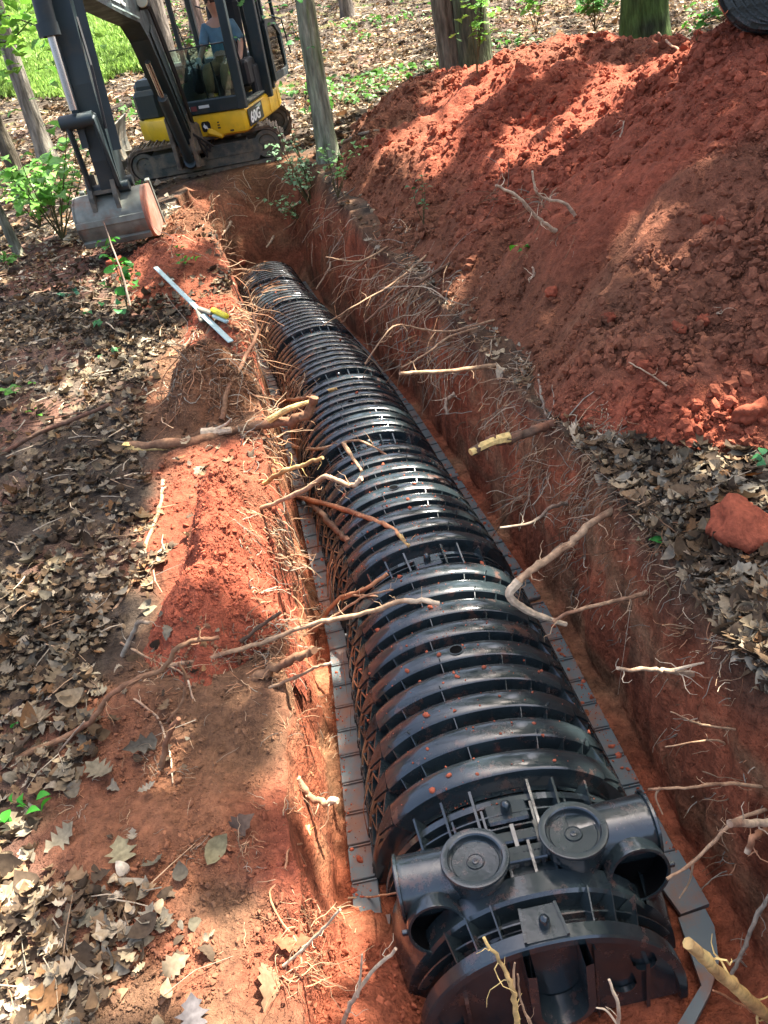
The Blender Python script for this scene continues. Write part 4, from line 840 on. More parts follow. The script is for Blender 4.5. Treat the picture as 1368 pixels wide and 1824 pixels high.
for w0, sgn_ in (((.235, -.265, 1.135), -1), ((.68, -.15, 1.06), 1)):
    hj = [(w0, .024), ((w0[0], w0[1]-.04, w0[2]-.012), (.034, .018))]; he = [(0, 1)]
    for q in range(4):
        x = w0[0]+(-.024+.016*q); L = (.055, .066, .062, .050)[q]; n0 = len(hj)
        hj += [((x, w0[1]-.062, w0[2]-.014), .010), ((x, w0[1]-.062-L*.5, w0[2]-.024), .009), ((x, w0[1]-.06-L*.8, w0[2]-.052), .008)]; he += [(1, n0), (n0, n0+1), (n0+1, n0+2)]
    n0 = len(hj); hj += [((w0[0]-sgn_*.034, w0[1]-.035, w0[2]-.016), .010), ((w0[0]-sgn_*.046, w0[1]-.065, w0[2]-.026), .008)]; he += [(1, n0), (n0, n0+1)]
    skin('hand', hj, he, M_['skin'], pr, 1, UM)
sh = [(HB[0][0], (.155, .125)), ((.45, .06, 1.20), (.165, .135)), ((.45, .08, 1.36), (.185, .135)), ((.45, .07, 1.46), (.13, .095)), ((.29, .065, 1.45), .075), ((.235, .01, 1.31), .066), ((.225, -.01, 1.27), .064), ((.61, .065, 1.45), .075), ((.68, .04, 1.31), .066), ((.695, .03, 1.27), .064)]
skin('t_shirt', sh, [(0, 1), (1, 2), (2, 3), (3, 4), (4, 5), (5, 6), (3, 7), (7, 8), (8, 9)], M_['shirt'], pr, 2, UM)
tr = [((.45, .03, 1.04), (.15, .12)), ((.36, -.10, 1.035), .092), ((.34, -.37, 1.055), .074), ((.35, -.44, .90), .064), ((.35, -.46, .80), .056), ((.54, -.10, 1.035), .092), ((.56, -.35, 1.035), .074), ((.55, -.40, .90), .064), ((.55, -.42, .80), .056)]
skin('trousers', tr, [(0, 1), (1, 2), (2, 3), (3, 4), (0, 5), (5, 6), (6, 7), (7, 8)], M_['trousers'], pr, 2, UM)
for x in (.35, .55):
    f = MB(); f.box((x, -.50, .735), (.085, .22, .075), b=.025); f.build('boot', M_['rubber'], pr, tf=UM)
f = MB(); f.lathe([(.086, 1.70), (.088, 1.76), (.07, 1.81), (.03, 1.835), (0, 1.838)], lambda x, y, h: (.45+x, .035+y*1.05, h), 20); f.build('hair', M_['hair'], pr, 60, UM)
f = MB(); f.prism([(-.012, 1.685), (.012, 1.685), (.006, 1.725), (-.006, 1.725)], -.085, -.055, lambda u, v, h: (.45+u, h, v)); 
for sx in (-.078, .078): f.box((.45+sx, .02, 1.71), (.016, .03, .05), b=.005)
f.build('face_features', M_['skin'], pr, tf=UM)
f = MB(); f.lathe([(0, 0), (.025, 0), (.034, .085), (.036, .088), (.032, .088), (0, .08)], lambda x, y, h: (.245+x, -.335+y, 1.10+h), 18)
cup = f.build('paper_cup', M_['cloth'], None, 40, UM); tag(cup, "small white cup held in the operator's hand beside his knee", 'cup')
# ------------------------------------------------------------------ leaves
def leafproto(us, ws, curl, fold, tip=0, cup=0):
    V = []; us = np.array(us); ws = np.array(ws)
    for u, w_ in zip(us, ws):
        z0 = curl*(u-.5)**2*1.6
        V += [(-w_, u-.5, z0+fold*w_+cup*w_*w_), (0, u-.5, z0), (w_, u-.5, z0+fold*w_*.7+cup*w_*w_+tip*w_*u)]
    F = []
    for i in range(len(us)-1):
        a = 3*i
        for k in (0, 1): F += [(a+k, a+k+1, a+3+k+1), (a+k, a+3+k+1, a+3+k)]
    return np.array(V), np.array(F)
OU = [0, .08, .2, .27, .4, .47, .58, .66, .78, .85, 1]
LP = [leafproto(OU, [.01, .10, .30, .14, .40, .17, .42, .18, .32, .13, .01], .5, .25, .3), leafproto(OU, [.01, .14, .26, .2, .33, .24, .36, .22, .25, .12, .01], -.6, .4, -.2),
      leafproto([0, .1, .2, .3, .42, .5, .6, .72, .8, 1], [.01, .42, .36, .22, .50, .30, .2, .30, .16, .01], .3, .2, .5), leafproto([0, .15, .35, .55, .75, .9, 1], [.01, .2, .31, .33, .24, .1, .0], .8, .5, 0),
      leafproto([0, .15, .35, .55, .75, .9, 1], [.01, .22, .34, .36, .26, .12, .0], -.7, -.3, .4), leafproto(OU, [.01, .10, .30, .14, .40, .17, .42, .18, .32, .13, .01], .2, -.5, .3, 1.2)]
LP0 = [leafproto([0, .4, 1], [.03, .34, .0], .6, .4, .2), leafproto([0, .55, 1], [.05, .36, .02], -.5, .2, .4)]
def flatrot(n, tilt=.5):
    a = RNG.uniform(0, 2*math.pi, n); t = RNG.normal(size=n)*tilt; b = RNG.uniform(0, 2*math.pi, n)
    ca, sa = np.cos(a), np.sin(a); Rz = np.zeros((n, 3, 3)); Rz[:, 0, 0] = ca; Rz[:, 0, 1] = -sa; Rz[:, 1, 0] = sa; Rz[:, 1, 1] = ca; Rz[:, 2, 2] = 1
    k = np.stack([np.cos(b), np.sin(b), 0*b], 1); ct, st_ = np.cos(t), np.sin(t); K = np.zeros((n, 3, 3)); K[:, 0, 2] = k[:, 1]; K[:, 1, 2] = -k[:, 0]; K[:, 2, 0] = -k[:, 1]; K[:, 2, 1] = k[:, 0]
    Rt = np.eye(3)[None]*ct[:, None, None]+K*st_[:, None, None]+(1-ct)[:, None, None]*k[:, :, None]*k[:, None, :]
    return Rt @ Rz
PAL = np.array([[.27, .205, .125], [.155, .10, .055], [.38, .31, .215], [.075, .052, .033], [.20, .17, .12], [.22, .115, .05]]); PW = [.20, .25, .07, .28, .16, .04]
def litter_ok(x, y):
    dl = pdist(x, y, SOILP); s_ = np.where(inpoly(x, y, SOILP), dl, -dl)+.13*fbm(x*4.5, y*4.5, 0, 3, 111)-.30*(RNG.random(len(x)) < .05)
    left = (x < xl(y)-wL(y)) & (s_ < -.01); h = heap_h(x, y)
    right = (x > xr(y)+wR(y)-.005) & (h < .015) & ((y < 2.6) | (y > 9.5) | (RNG.random(len(x)) < .12))
    for m in MOUNDS: left &= mound_h(x, y, m) < .02+.06*(RNG.random(len(x)) < .10)
    nearmach = np.hypot((x+.6)/1.3, (y-10.1)/1.3) < 1
    return (left | right) & ~(nearmach & (RNG.random(len(x)) < .85)) & ((y < 10) | (x < -3) | (x > -9))
P, T = rays(120000, (-60, -40, 1420, 1860)); P2_, T2_ = rays(42000, (-40, -30, 1400, 330)); P = np.concatenate([P, P2_]); T = np.concatenate([T, T2_])
n_ = fbm(P[:, 0]*1.2, P[:, 1]*1.2, 0, 3, 112)
wgt = np.clip(T/4.2, .42, 1.25)**2*np.where(P[:, 0] > 0, 1.9, 1.)*np.clip(.75+.9*n_, .25, 1.3)
k = litter_ok(P[:, 0], P[:, 1]) & (RNG.random(len(T)) < wgt*.80); P, T = P[k], T[k]; n = len(P)
S = RNG.uniform(.018, .060, n)*(1+.7*(RNG.random(n) < .12)); S *= np.clip(T/7, 1, 1.7)
P[:, 2] = surf(P[:, 0], P[:, 1], False)+RNG.uniform(.002, .022, n)
C = 1.15*PAL[RNG.choice(6, n, p=PW)]*(1+RNG.uniform(-.4, .25, (n, 1)))*np.where((P[:, 0] > 0) & (P[:, 1] < 6), 1.45, 1.)[:, None]*np.clip(.85+.5*fbm(P[:, 0]*2, P[:, 1]*2, 5, 3, 113), .45, 1.3)[:, None]  # leaves right of the trench brightened, sunlight put into their colour
nearm = T < 7.0
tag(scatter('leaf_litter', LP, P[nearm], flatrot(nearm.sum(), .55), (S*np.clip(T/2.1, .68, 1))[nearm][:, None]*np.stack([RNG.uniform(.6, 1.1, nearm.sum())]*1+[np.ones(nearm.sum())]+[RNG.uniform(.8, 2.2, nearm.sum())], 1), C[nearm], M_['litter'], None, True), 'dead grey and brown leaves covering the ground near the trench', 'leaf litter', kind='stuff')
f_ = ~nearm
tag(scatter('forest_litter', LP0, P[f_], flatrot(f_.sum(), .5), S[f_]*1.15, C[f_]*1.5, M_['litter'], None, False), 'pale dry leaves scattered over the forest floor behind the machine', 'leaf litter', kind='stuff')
# single leaves one can pick out
def leafobj(px, py, size, col, k, rz, tilt, label=None, group=None, lift=.012):
    col = tuple(np.array(col)*np.array([.52, .48, .39])); size = size*.9
    v, f = LP[k]; me = fastmesh('dead_leaf', v*size, tris=f, col=np.tile(col, (len(v), 1))*(1+.18*fbm(v[:, 0]*9, v[:, 1]*9, k, 2, 5))[:, None], smooth=True)
    o = mk('dead_leaf', me, M_['litter']); p = on(px, py, lift, False); o.location = tuple(p); o.rotation_euler = (R_(tilt[0]), R_(tilt[1]), R_(rz))
    tag(o, label or 'curled grey brown dead leaf lying loose on the leaf litter', 'dead leaf', group or 'loose dead leaves'); return o
for a in [(218, 1522, .085, (.50, .46, .32), 2, 20, (8, 12), 'flat pale yellowish lobed leaf on the bare brown soil'), (385, 1515, .085, (.48, .45, .30), 3, -15, (35, 50), 'narrow folded cream leaf standing beside the curled brown one'), (428, 1480, .095, (.22, .16, .14), 1, -60, (50, 20), 'curled dusky brown leaf arching right of the cream leaf'),
          (325, 1565, .06, (.13, .12, .11), 3, 10, (5, 5), 'small oblong dark grey leaf pressed flat on brown soil'), (275, 1545, .06, (.27, .25, .20), 0, 130, (10, 25), 'shrivelled grey leaf between the yellowish leaf and the dark one'), (310, 1730, .08, (.34, .28, .22), 1, -55, (20, 10), 'pale rolled leaf on sunlit pink soil at the bottom left'),
          (350, 1650, .045, (.26, .24, .19), 4, 40, (15, 10), 'small grey leaf at the edge of the sunny red soil'), (235, 1590, .05, (.45, .36, .25), 3, 190, (30, 20), 'small tan leaf tilted up left of the bare soil'), (520, 1690, .085, (.50, .18, .11), 0, 100, (20, 15), 'reddish brown lobed leaf under the thin roots at the bottom'),
          (485, 1760, .12, (.42, .26, .18), 1, 20, (20, 40), 'large tan curled leaf near the bottom edge of the bank'), (345, 1810, .075, (.24, .23, .27), 2, 10, (10, 15), 'bluish grey leaf at the very bottom of the left bank'), (155, 1640, .075, (.30, .29, .25), 2, 70, (10, 10), 'grey green broad leaf on the lower left litter'),
          (270, 1090 - 0, .08, (.38, .36, .27), 4, 30, (10, 10), 'round pale leaf at the foot of the sunlit red ridge'), (130, 1095, .085, (.40, .37, .28), 4, -20, (10, -15), 'round beige leaf in the dark litter left of the red ridge'), (180, 1380, .10, (.33, .30, .24), 0, 60, (5, 5), 'lobed oak leaf with long fingers on the left litter'),
          (105, 1020, .08, (.47, .45, .36), 2, 75, (10, 15), 'jagged pale leaf in the litter on the far left'), (115, 1500, .10, (.46, .42, .34), 0, -50, (20, 10), 'pale oak leaf beside the small green sprout at lower left'), (440, 820, .0001, (.4, .4, .4), 3, 0, (0, 0), None),
          (1200, 1055, .15, (.33, .27, .20), 1, 15, (35, 25), 'large wrinkled brown leaf hanging over the right edge of the trench'), (1250, 1000, .12, (.50, .42, .36), 0, 95, (10, 10), 'wide pale oak leaf on top of the right bank pile'), (1220, 890, .11, (.22, .24, .22), 2, 40, (15, 10), 'dark grey lobed leaf at the front of the right leaf pile'),
          (1345, 855, .10, (.62, .22, .05), 2, 150, (25, 20), 'bright orange leaf among grey leaves at the right margin'), (1340, 1075, .10, (.42, .34, .30), 0, 70, (15, 10), 'pinkish brown oak leaf right of the large wrinkled leaf'), (1345, 1170, .11, (.55, .46, .38), 2, 100, (25, 10), 'sunlit cream leaf at the right edge above the root cluster'), (1150, 960, .06, (.42, .40, .26), 4, 95, (10, 5), 'small flat olive leaf next to the green leaflet'), (1168, 1265, .045, (.20, .19, .14), 3, 5, (70, 10), 'tiny grey leaf dangling on a thread against the clay wall')]:
    if a[2] > .01: leafobj(*a)
# larger clods on the heap and bank
for (px, py, sz, c, lb) in [(1320, 960, .105, RED*1.0, 'big block of bright red clay on the leaves at the right margin'), (1210, 590, .026, RED*.8, 'angular dark red clod in the middle of the clay heap'), (1150, 655, .028, RED*.95, 'red clod above the sunlit foot of the heap'), (985, 525, .035, RED, 'small orange red clod left of centre on the heap'), (1262, 398, .03, RED*.9, 'rounded clod high on the right side of the heap'), (1290, 408, .03, RED*.8, 'clod touching its rounded neighbour high on the heap'), (1255, 575, .03, RED*.8, 'long dark clay lump near the right edge of the heap'), (840, 560, .03, BROWN, 'brown earth clod at the rooty toe of the heap'), (1335, 745, .05, RED*.85, 'clod at the lower right foot of the heap'), (432, 470, .05, RED*1.1, 'bright orange clod at the far end of the chamber row'), (205, 475, .06, RED*.8, 'reddish clod among litter below the bucket'), (1085, 570, .03, RED*.8, 'clod beside the pale twig on the heap')]:
    v, f = LUMPS2[random.randrange(6)]; p = on(px, py, 0, False); me = fastmesh('clay_clod', v*sz*np.array([1, .9, .95]), tris=f, col=np.tile(c, (len(v), 1)), smooth=True); o = mk('clay_clod', me, M_['clod']); o.location = (p[0], p[1], p[2]+sz*.35); o.rotation_euler = (random.random(), random.random(), random.random()*6); tag(o, lb, 'clay clod', 'larger clods of clay')
# ------------------------------------------------------------------ roots
ROOTC = {'tan': (.42, .27, .155), 'brown': (.23, .125, .065), 'dark': (.11, .068, .042), 'pale': (.60, .46, .30), 'yellow': (.66, .46, .17), 'grey': (.30, .25, .18), 'orange': (.42, .20, .10)}
def catmull(P, sub=5):
    P = [np.array(p) for p in P]; P = [2*P[0]-P[1]]+P+[2*P[-1]-P[-2]]; out = []
    for i in range(1, len(P)-2):
        for k in range(sub):
            t = k/sub; out.append(.5*((2*P[i])+(-P[i-1]+P[i+1])*t+(2*P[i-1]-5*P[i]+4*P[i+1]-P[i+2])*t*t+(-P[i-1]+3*P[i]-3*P[i+1]+P[i+2])*t**3))
    out.append(P[-2]); return out
def wpts(pts):
    """[(px, py, dY)]: the first point lies on the ground, the others dY nearer or farther, in front of solid ground"""
    P0, t0 = hit(pts[0][0], pts[0][1]); Y0 = P0[1]; out = []
    for (px, py, dY) in pts: out.append(onY(px, py, Y0+dY, .006))
    return out
def root(pts, w, c, label, taper=.45, tipc=None, parts=(), cat='root', nm='root', grp=None, sub=6):
    Wp = wpts(pts); C_ = catmull(Wp, sub); n = len(C_); dist = np.mean([np.linalg.norm(p-EYE) for p in Wp]); r0 = w*.88*dist/FPX/2
    f = MB(); kn = RNG.random(n); C_ = [p+RNG.normal(size=3)*r0*.20*(0 < i < n-1) for i, p in enumerate(C_)]
    R0 = [r0*(1-(1-taper)*i/(n-1))*(1+.12*(kn[i] > .85)+.10*(kn[i]-.5)) for i in range(n)]
    f.tube(C_, R0, 8, ROOTC[c], True, .10)
    if tipc:                                                      # torn pale wood at the broken end
        m = max(2, n//6); b0 = sum(1 for _ in f.v)-0
        for i in range(n):
            if i >= n-m:
                for k in range(8): f.c[i*8+k] = ROOTC[tipc]
    av = np.array(f.v); g_ = fbm(av[:, 0]*14, av[:, 1]*14, av[:, 2]*14, 3, 151); sg_ = fbm(av[:, 0]*60, av[:, 1]*60, av[:, 2]*60, 2, 152)
    f.c = [tuple((np.array(c_)*(1-m_)+np.array((.17, .065, .035))*m_)*q_) for c_, m_, q_ in zip(f.c, np.clip(.22+.6*g_, 0, .75), 1+.22*sg_)]
    # side rootlets
    o = f.build(nm, M_['root'], None, 60); tag(o, label, cat, grp or 'severed roots at the trench')
    for q in range(int(max(1, n*.28))):
        if w < 5 and random.random() < .5: continue
        i = random.randrange(1, n-1); p = C_[i]; d = RNG.normal(size=3); d[2] -= .2; d /= np.linalg.norm(d); L = min(.09, r0*random.uniform(5, 16)); pp = [p]
        for e in range(5): d = d+RNG.normal(size=3)*.45; d /= np.linalg.norm(d); pp.append(pp[-1]+d*L/5)
        if pp[-1][2] < surf(pp[-1][0], pp[-1][1]): continue
        sb = MB(); sb.tube(pp, [r0*.22*(1-e/7) for e in range(6)], 4, np.array(ROOTC[c])*1.1); sb.build('rootlet', M_['root'], o)
    for pt, w2, c2 in parts:
        Y0 = Wp[0][1]; pp = catmull([onY(a, b, hit(pts[0][0], pts[0][1])[0][1]+dy, .006) for a, b, dy in pt], 5); f = MB(); f.tube(pp, [w2*dist/FPX/2*(1-.5*i/len(pp)) for i in range(len(pp))], 7, ROOTC[c2], True, .1); f.build('side_root', M_['root'], o)
    return o
root([(225, 795, 0), (330, 790, 0), (420, 766, -.05), (500, 752, -.15), (545, 740, -.22), (560, 708, -.25)], 21, 'brown', 'thick broken brown root with a hooked end lying across the left edge', .8, None, [([(480, 748, -.15), (515, 728, -.20), (550, 716, -.24)], 13, 'yellow'), ([(222, 797, -.02), (250, 799, -.03), (300, 795, -.04), (318, 792, -.04)], 21.5, 'yellow'), ([(360, 772, -.07), (390, 768, -.08), (412, 766, -.09)], 19, 'pale'), ([(370, 770, -.06), (400, 757, -.1), (412, 746, -.12)], 6, 'pale')])
root([(486, 712, 0), (520, 712, -.1), (545, 708, -.2), (600, 692, -.3)], 9, 'tan', 'slender root with a pale tip above the hooked broken root', .6, 'yellow')
root([(395, 748, 0), (405, 700, .15), (430, 650, .3), (455, 600, .45), (452, 562, .6)], 12, 'brown', 'upright brown root leaning over the root-bound earth lump', .5)
root([(525, 885, 0), (600, 903, -.2), (660, 925, -.35), (700, 942, -.42), (729, 972, -.45)], 12, 'orange', 'long reddish root reaching over the chamber with a split pale tip', .55, 'yellow')
root([(545, 890, 0), (570, 912, -.1), (595, 940, -.2), (620, 965, -.25)], 12, 'dark', 'short dark blunt root pointing down beside the long reddish one', .85)
root([(520, 795, 0), (560, 800, -.15), (590, 795, -.22), (640, 785, -.32), (690, 812, -.40)], 8, 'tan', 'forked tan root over the third chamber, bending down at its end', .5, None, [([(612, 790, -.26), (628, 815, -.32), (645, 840, -.36)], 8, 'tan')])
root([(470, 862, 0), (505, 840, -.1), (540, 828, -.18), (575, 815, -.25)], 10, 'yellow', 'bright yellow peeled root stub on the left edge', .7)
root([(465, 905, 0), (530, 880, -.15), (575, 850, -.25), (600, 856, -.3), (626, 864, -.33), (645, 852, -.35)], 10, 'tan', 'wavy tan root with a swollen broken end over the chamber', .9, 'pale')
root([(300, 1185, 0), (380, 1170, .02), (480, 1140, 0), (560, 1110, -.05), (640, 1095, -.12), (720, 1070, -.18), (782, 1075, -.2)], 10, 'tan', 'very long tan root stretching from the brown soil out over the chamber', .9, 'pale')
root([(0, 1362, 0), (100, 1322, 0), (160, 1285, 0), (210, 1228, 0), (290, 1190, 0), (320, 1150, 0), (390, 1135, 0)], 13, 'brown', 'long brown root snaking across the left bank from the photo edge', .6)
root([(430, 1142, 0), (465, 1115, -.02), (500, 1090, -.03)], 8, 'dark', 'short dark charred looking root above the long tan root', .8)
root([(455, 1208, 0), (500, 1185, -.04), (530, 1170, -.07), (560, 1158, -.1)], 19, 'brown', 'stout brown root stub lying on the left edge', .75)
root([(480, 1225, 0), (530, 1205, -.04), (560, 1190, -.08), (590, 1180, -.1)], 7, 'tan', 'thin curved tan root below the stout stub', .8, 'pale')
root([(560, 1125, 0), (600, 1070, -.05), (650, 1050, -.1), (690, 1022, -.15)], 9, 'orange', 'reddish root end rising toward the latch plate of the second chamber', .9)
root([(540, 1132, 0), (600, 1095, -.05), (650, 1062, -.12), (700, 1050, -.16)], 6, 'tan', 'fine tan root running beside the very long tan root', .6)
root([(560, 1110, 0), (590, 1080, -.03), (625, 1062, -.08), (672, 1062, -.1)], 6, 'tan', 'looping thin root under the reddish root end', .6)
root([(218, 1168, 0), (240, 1120, -.01), (248, 1108, -.02), (264, 1109, -.02)], 9, 'grey', 'short hooked grey twig root on the left litter', .8, 'pale')
root([(215, 1145, 0), (265, 1172, 0), (300, 1185, 0), (335, 1205, 0)], 5, 'tan', 'thin tan root crossing the long brown one', .7)
root([(290, 856, 0), (285, 905, -.1), (262, 965, -.2), (235, 1040, -.3), (200, 1090, -.4)], 9, 'tan', 'bare pinkish branch leaning against the left side of the red ridge', .6)
root([(288, 1362, 0), (300, 1310, 0), (318, 1280, 0)], 11, 'brown', 'straight brown stick half buried in the brown soil', .8)
root([(300, 1285, 0), (325, 1250, 0), (330, 1205, 0), (318, 1180, 0)], 7, 'brown', 'crooked brown root rising from the buried stick', .7)
root([(225, 1235, 0), (262, 1262, -.01), (285, 1285, -.02), (302, 1340, -.02), (308, 1395, -.02)], 5, 'pale', 'pale stringy root drooping over the brown soil', .6)
root([(335, 1212, 0), (345, 1245, 0), (365, 1265, 0), (370, 1275, 0)], 4, 'pale', 'short pale crinkled root on the brown soil', .6)
root([(530, 1385, 0), (548, 1415, -.02), (570, 1428, -.05), (602, 1427, -.08)], 14, 'tan', 'cut tan root stub jutting out above the chamber flange', .9, 'pale')
root([(545, 1470, 0), (543, 1500, 0), (515, 1512, 0), (505, 1560, 0), (480, 1590, 0), (500, 1640, 0), (530, 1680, 0), (540, 1740, 0)], 5, 'orange', 'thin winding orange root trailing down the near red bank', .6)
root([(548, 1470, 0), (550, 1490, -.01), (556, 1505, -.01)], 9, 'yellow', 'split yellow root end sticking up from the bank', .6)
root([(610, 1824, 0), (625, 1790, -.01), (655, 1740, -.03), (705, 1690, -.06)], 9, 'pale', 'pale pink branching root at the bottom beside the end cap', .6, None, [([(637, 1775, -.02), (642, 1740, -.03), (645, 1700, -.04)], 5, 'pale')])
root([(505, 1720, 0), (540, 1690, -.01), (575, 1655, -.02), (606, 1620, -.04)], 6, 'pale', 'straight pale twig pointing up right at the bottom of the bank', .7)
root([(620, 1600, 0), (660, 1598, -.02), (720, 1590, -.05), (748, 1602, -.08)], 5, 'tan', 'thin root reaching over the left side pipe of the end cap', .5)
root([(922, 1840, -.25), (915, 1770, -.26), (900, 1730, -.24), (862, 1670, -.22)], 11, 'yellow', 'yellow root rising in front of the end cap on the left', .5, None, [([(915, 1765, -.25), (915, 1730, -.24), (917, 1715, -.24)], 5, 'tan')])
root([(955, 1840, -.25), (930, 1790, -.25), (922, 1735, -.24)], 5, 'tan', 'thin straight rootlet next to the yellow root before the end cap', .6)
root([(1098, 1840, -.25), (1102, 1795, -.25), (1085, 1745, -.24)], 8, 'pale', 'short pale root in front of the recessed end wall', .6, None, [([(1100, 1825, -.25), (1080, 1800, -.25), (1062, 1795, -.25)], 4, 'pale')])
# right bank
root([(1095, 905, 0), (1050, 935, -.05), (1018, 968, -.08), (960, 1005, -.14), (918, 1040, -.18)], 15, 'tan', 'thick pale root leaning out from the right bank over the chambers', 1.0, None, [([(925, 1035, -.18), (907, 1060, -.19), (935, 1085, -.19), (970, 1100, -.19), (1008, 1112, -.18)], 17, 'pale')])
root([(1168, 1050, 0), (1120, 1065, -.04), (1075, 1075, -.06), (1015, 1090, -.1), (985, 1108, -.12)], 10, 'tan', 'pinkish root running level under the large wrinkled leaf', .6)
root([(1245, 1205, 0), (1200, 1195, -.03), (1160, 1193, -.05), (1100, 1190, -.1)], 13, 'pale', 'splintered pale root pointing left from the clay wall', .5, None, [([(1195, 1195, -.03), (1225, 1187, -.04), (1255, 1180, -.04)], 7, 'pale')])
root([(985, 755, 0), (950, 768, -.05), (915, 778, -.08), (880, 785, -.12), (840, 805, -.16)], 20, 'dark', 'thick dark root with an orange snapped end on the right bank', .85, None, [([(905, 779, -.10), (875, 787, -.13), (838, 806, -.17)], 21, 'yellow')])
root([(885, 650, 0), (840, 657, -.1), (780, 662, -.2), (712, 665, -.3)], 10, 'tan', 'smooth tan root pointing left across the right clay wall', .7)
root([(850, 585, 0), (800, 600, -.1), (760, 630, -.2), (715, 655, -.3)], 6, 'tan', 'thin straight root just above the smooth tan root', .5)
root([(880, 570, 0), (800, 590, -.15), (745, 585, -.2), (700, 582, -.35), (650, 648, -.5)], 5, 'tan', 'slim root bending down toward the fourth chamber from the right bank', .5)
root([(800, 470, 0), (760, 495, -.2), (700, 530, -.4), (650, 575, -.5)], 8, 'dark', 'dark root drooping along the rooty right bank', .5)
root([(760, 455, 0), (700, 505, -.3), (640, 540, -.5), (575, 580, -.8)], 5, 'tan', 'long fine root slanting down from the far right bank to the chambers', .4)
root([(690, 440, 0), (640, 465, -.2), (580, 458, -.3)], 4, 'tan', 'thin level root at the far end of the right wall', .6)
root([(590, 465, 0), (585, 480, -.1), (563, 515, -.2)], 4, 'pale', 'short pale rootlet dangling above the sixth chamber', .6)
root([(815, 690, 0), (812, 700, -.05), (795, 715, -.08), (797, 738, -.1)], 10, 'pale', 'small frayed pale stub hanging below the smooth tan root', .7)
root([(960, 668, 0), (966, 710, -.05), (974, 745, -.08), (982, 776, -.1)], 6, 'grey', 'greenish grey bowed stem standing on the right bank edge', .7)
root([(1020, 895, 0), (980, 905, -.05), (950, 930, -.1), (890, 940, -.16)], 9, 'grey', 'grey root tangled below the dark thick root', .5)
root([(1368, 1402, 0), (1290, 1396, -.02), (1230, 1402, -.05), (1155, 1406, -.08)], 7, 'tan', 'level tan root crossing the near right clay wall', .6, None, [([(1175, 1403, -.07), (1168, 1420, -.07), (1180, 1450, -.06)], 4, 'tan')])
root([(1368, 1440, 0), (1310, 1462, -.02), (1240, 1530, -.05), (1188, 1566, -.08)], 8, 'tan', 'root slanting down to the right side pipe of the end cap', .6, None, [([(1235, 1535, -.05), (1228, 1570, -.05), (1210, 1600, -.05)], 4, 'tan')])
root([(1400, 1465, 0), (1368, 1466, -.01), (1300, 1467, -.06)], 15, 'pale', 'blunt pale grey root end entering from the right margin', .9)
root([(1368, 1480, 0), (1345, 1490, -.04), (1330, 1520, -.05)], 13, 'orange', 'short pinkish root stub just below the blunt grey one', .8, 'pale')
root([(1390, 1830, 0), (1330, 1775, -.05), (1280, 1730, -.08), (1226, 1680, -.12)], 22, 'yellow', 'thick bright yellow peeled root in the lower right corner', .8)
root([(1375, 1590, 0), (1345, 1640, -.02), (1325, 1690, -.04), (1303, 1735, -.05)], 8, 'grey', 'knobbly grey twig above the thick yellow root', .8, None, [([(1322, 1705, -.04), (1300, 1715, -.04)], 4, 'grey'), ([(1318, 1710, -.04), (1330, 1722, -.04)], 4, 'grey')])
root([(1375, 1830, 0), (1330, 1795, -.01), (1270, 1764, -.03)], 6, 'orange', 'thin reddish root under the thick yellow one', .5)
root([(1320, 1300, 0), (1250, 1290, -.02), (1195, 1268, -.04)], 5, 'tan', 'thin forked root high on the near right wall', .5)
root([(1300, 1330, 0), (1270, 1318, -.02), (1185, 1330, -.05)], 5, 'tan', 'thin root just under the forked one on the near right wall', .5)
for (pts, w_, c_, lb) in [([(990, 412, 0), (955, 388, -.1), (925, 352, -.15), (883, 330, -.2)], 9, 'pale', 'thick pale forked branch sticking out of the heap'), ([(1025, 385, 0), (1005, 362, 0), (960, 348, -.05), (948, 305, -.1)], 7, 'pale', 'slim pale branch curving up behind the forked branch on the heap'), ([(1190, 690, 0), (1160, 668, -.03), (1120, 645, -.05)], 4, 'pale', 'thin pale twig across the clods low on the heap'), ([(1100, 255, 0), (1108, 235, 0), (1112, 215, 0)], 4, 'pale', 'tiny pale twig upright in the middle of the heap'), ([(1300, 545, 0), (1275, 560, 0), (1255, 577, 0)], 6, 'pale', 'short pale stick on the right part of the heap'), ([(1170, 55, 0), (1185, 72, -.05), (1210, 90, -.1)], 4, 'tan', 'fine twig hanging near the top of the heap'), ([(600, 258, 0), (640, 240, -.1), (682, 230, -.2)], 7, 'grey', 'grey green branch leaning between tree and heap'), ([(945, 500, 0), (952, 488, -.02), (948, 476, -.02)], 7, 'pale', 'short pale splinter left of centre on the heap')]:
    root(pts, w_, c_, lb, .5, None, (), 'branch', 'branch', 'sticks on the clay heap')
root([(0, 812, 0), (60, 776, 0), (130, 748, 0), (195, 720, 0)], 9, 'dark', 'dark green straight stick lying in litter at the left margin', .8, None, (), 'branch', 'branch', 'sticks in the litter')
root([(185, 395, -.4), (200, 440, -.5), (218, 490, -.6), (232, 545, -.7)][::-1], 4, 'grey', 'thin grey sapling stem in front of the bucket', .6, None, (), 'branch', 'branch', 'sticks in the litter')
root([(60, 140, 0), (85, 130, 0), (112, 108, 0), (125, 118, 0)], 4, 'pale', 'pale fallen branch on the grassy slope at top left', .6, None, (), 'branch', 'branch', 'sticks in the litter')
root([(100, 1345, 0), (150, 1285, 0), (112, 1250+90, 0)][:2], 4, 'grey', 'thin straight grey stick left of the brown soil', .8, None, (), 'branch', 'branch', 'sticks in the litter')
root([(15, 760, 0), (120, 740, 0), (180, 728, 0)], 3, 'dark', 'very thin dark twig lying close to the dark green stick', .6, None, (), 'branch', 'branch', 'sticks in the litter')
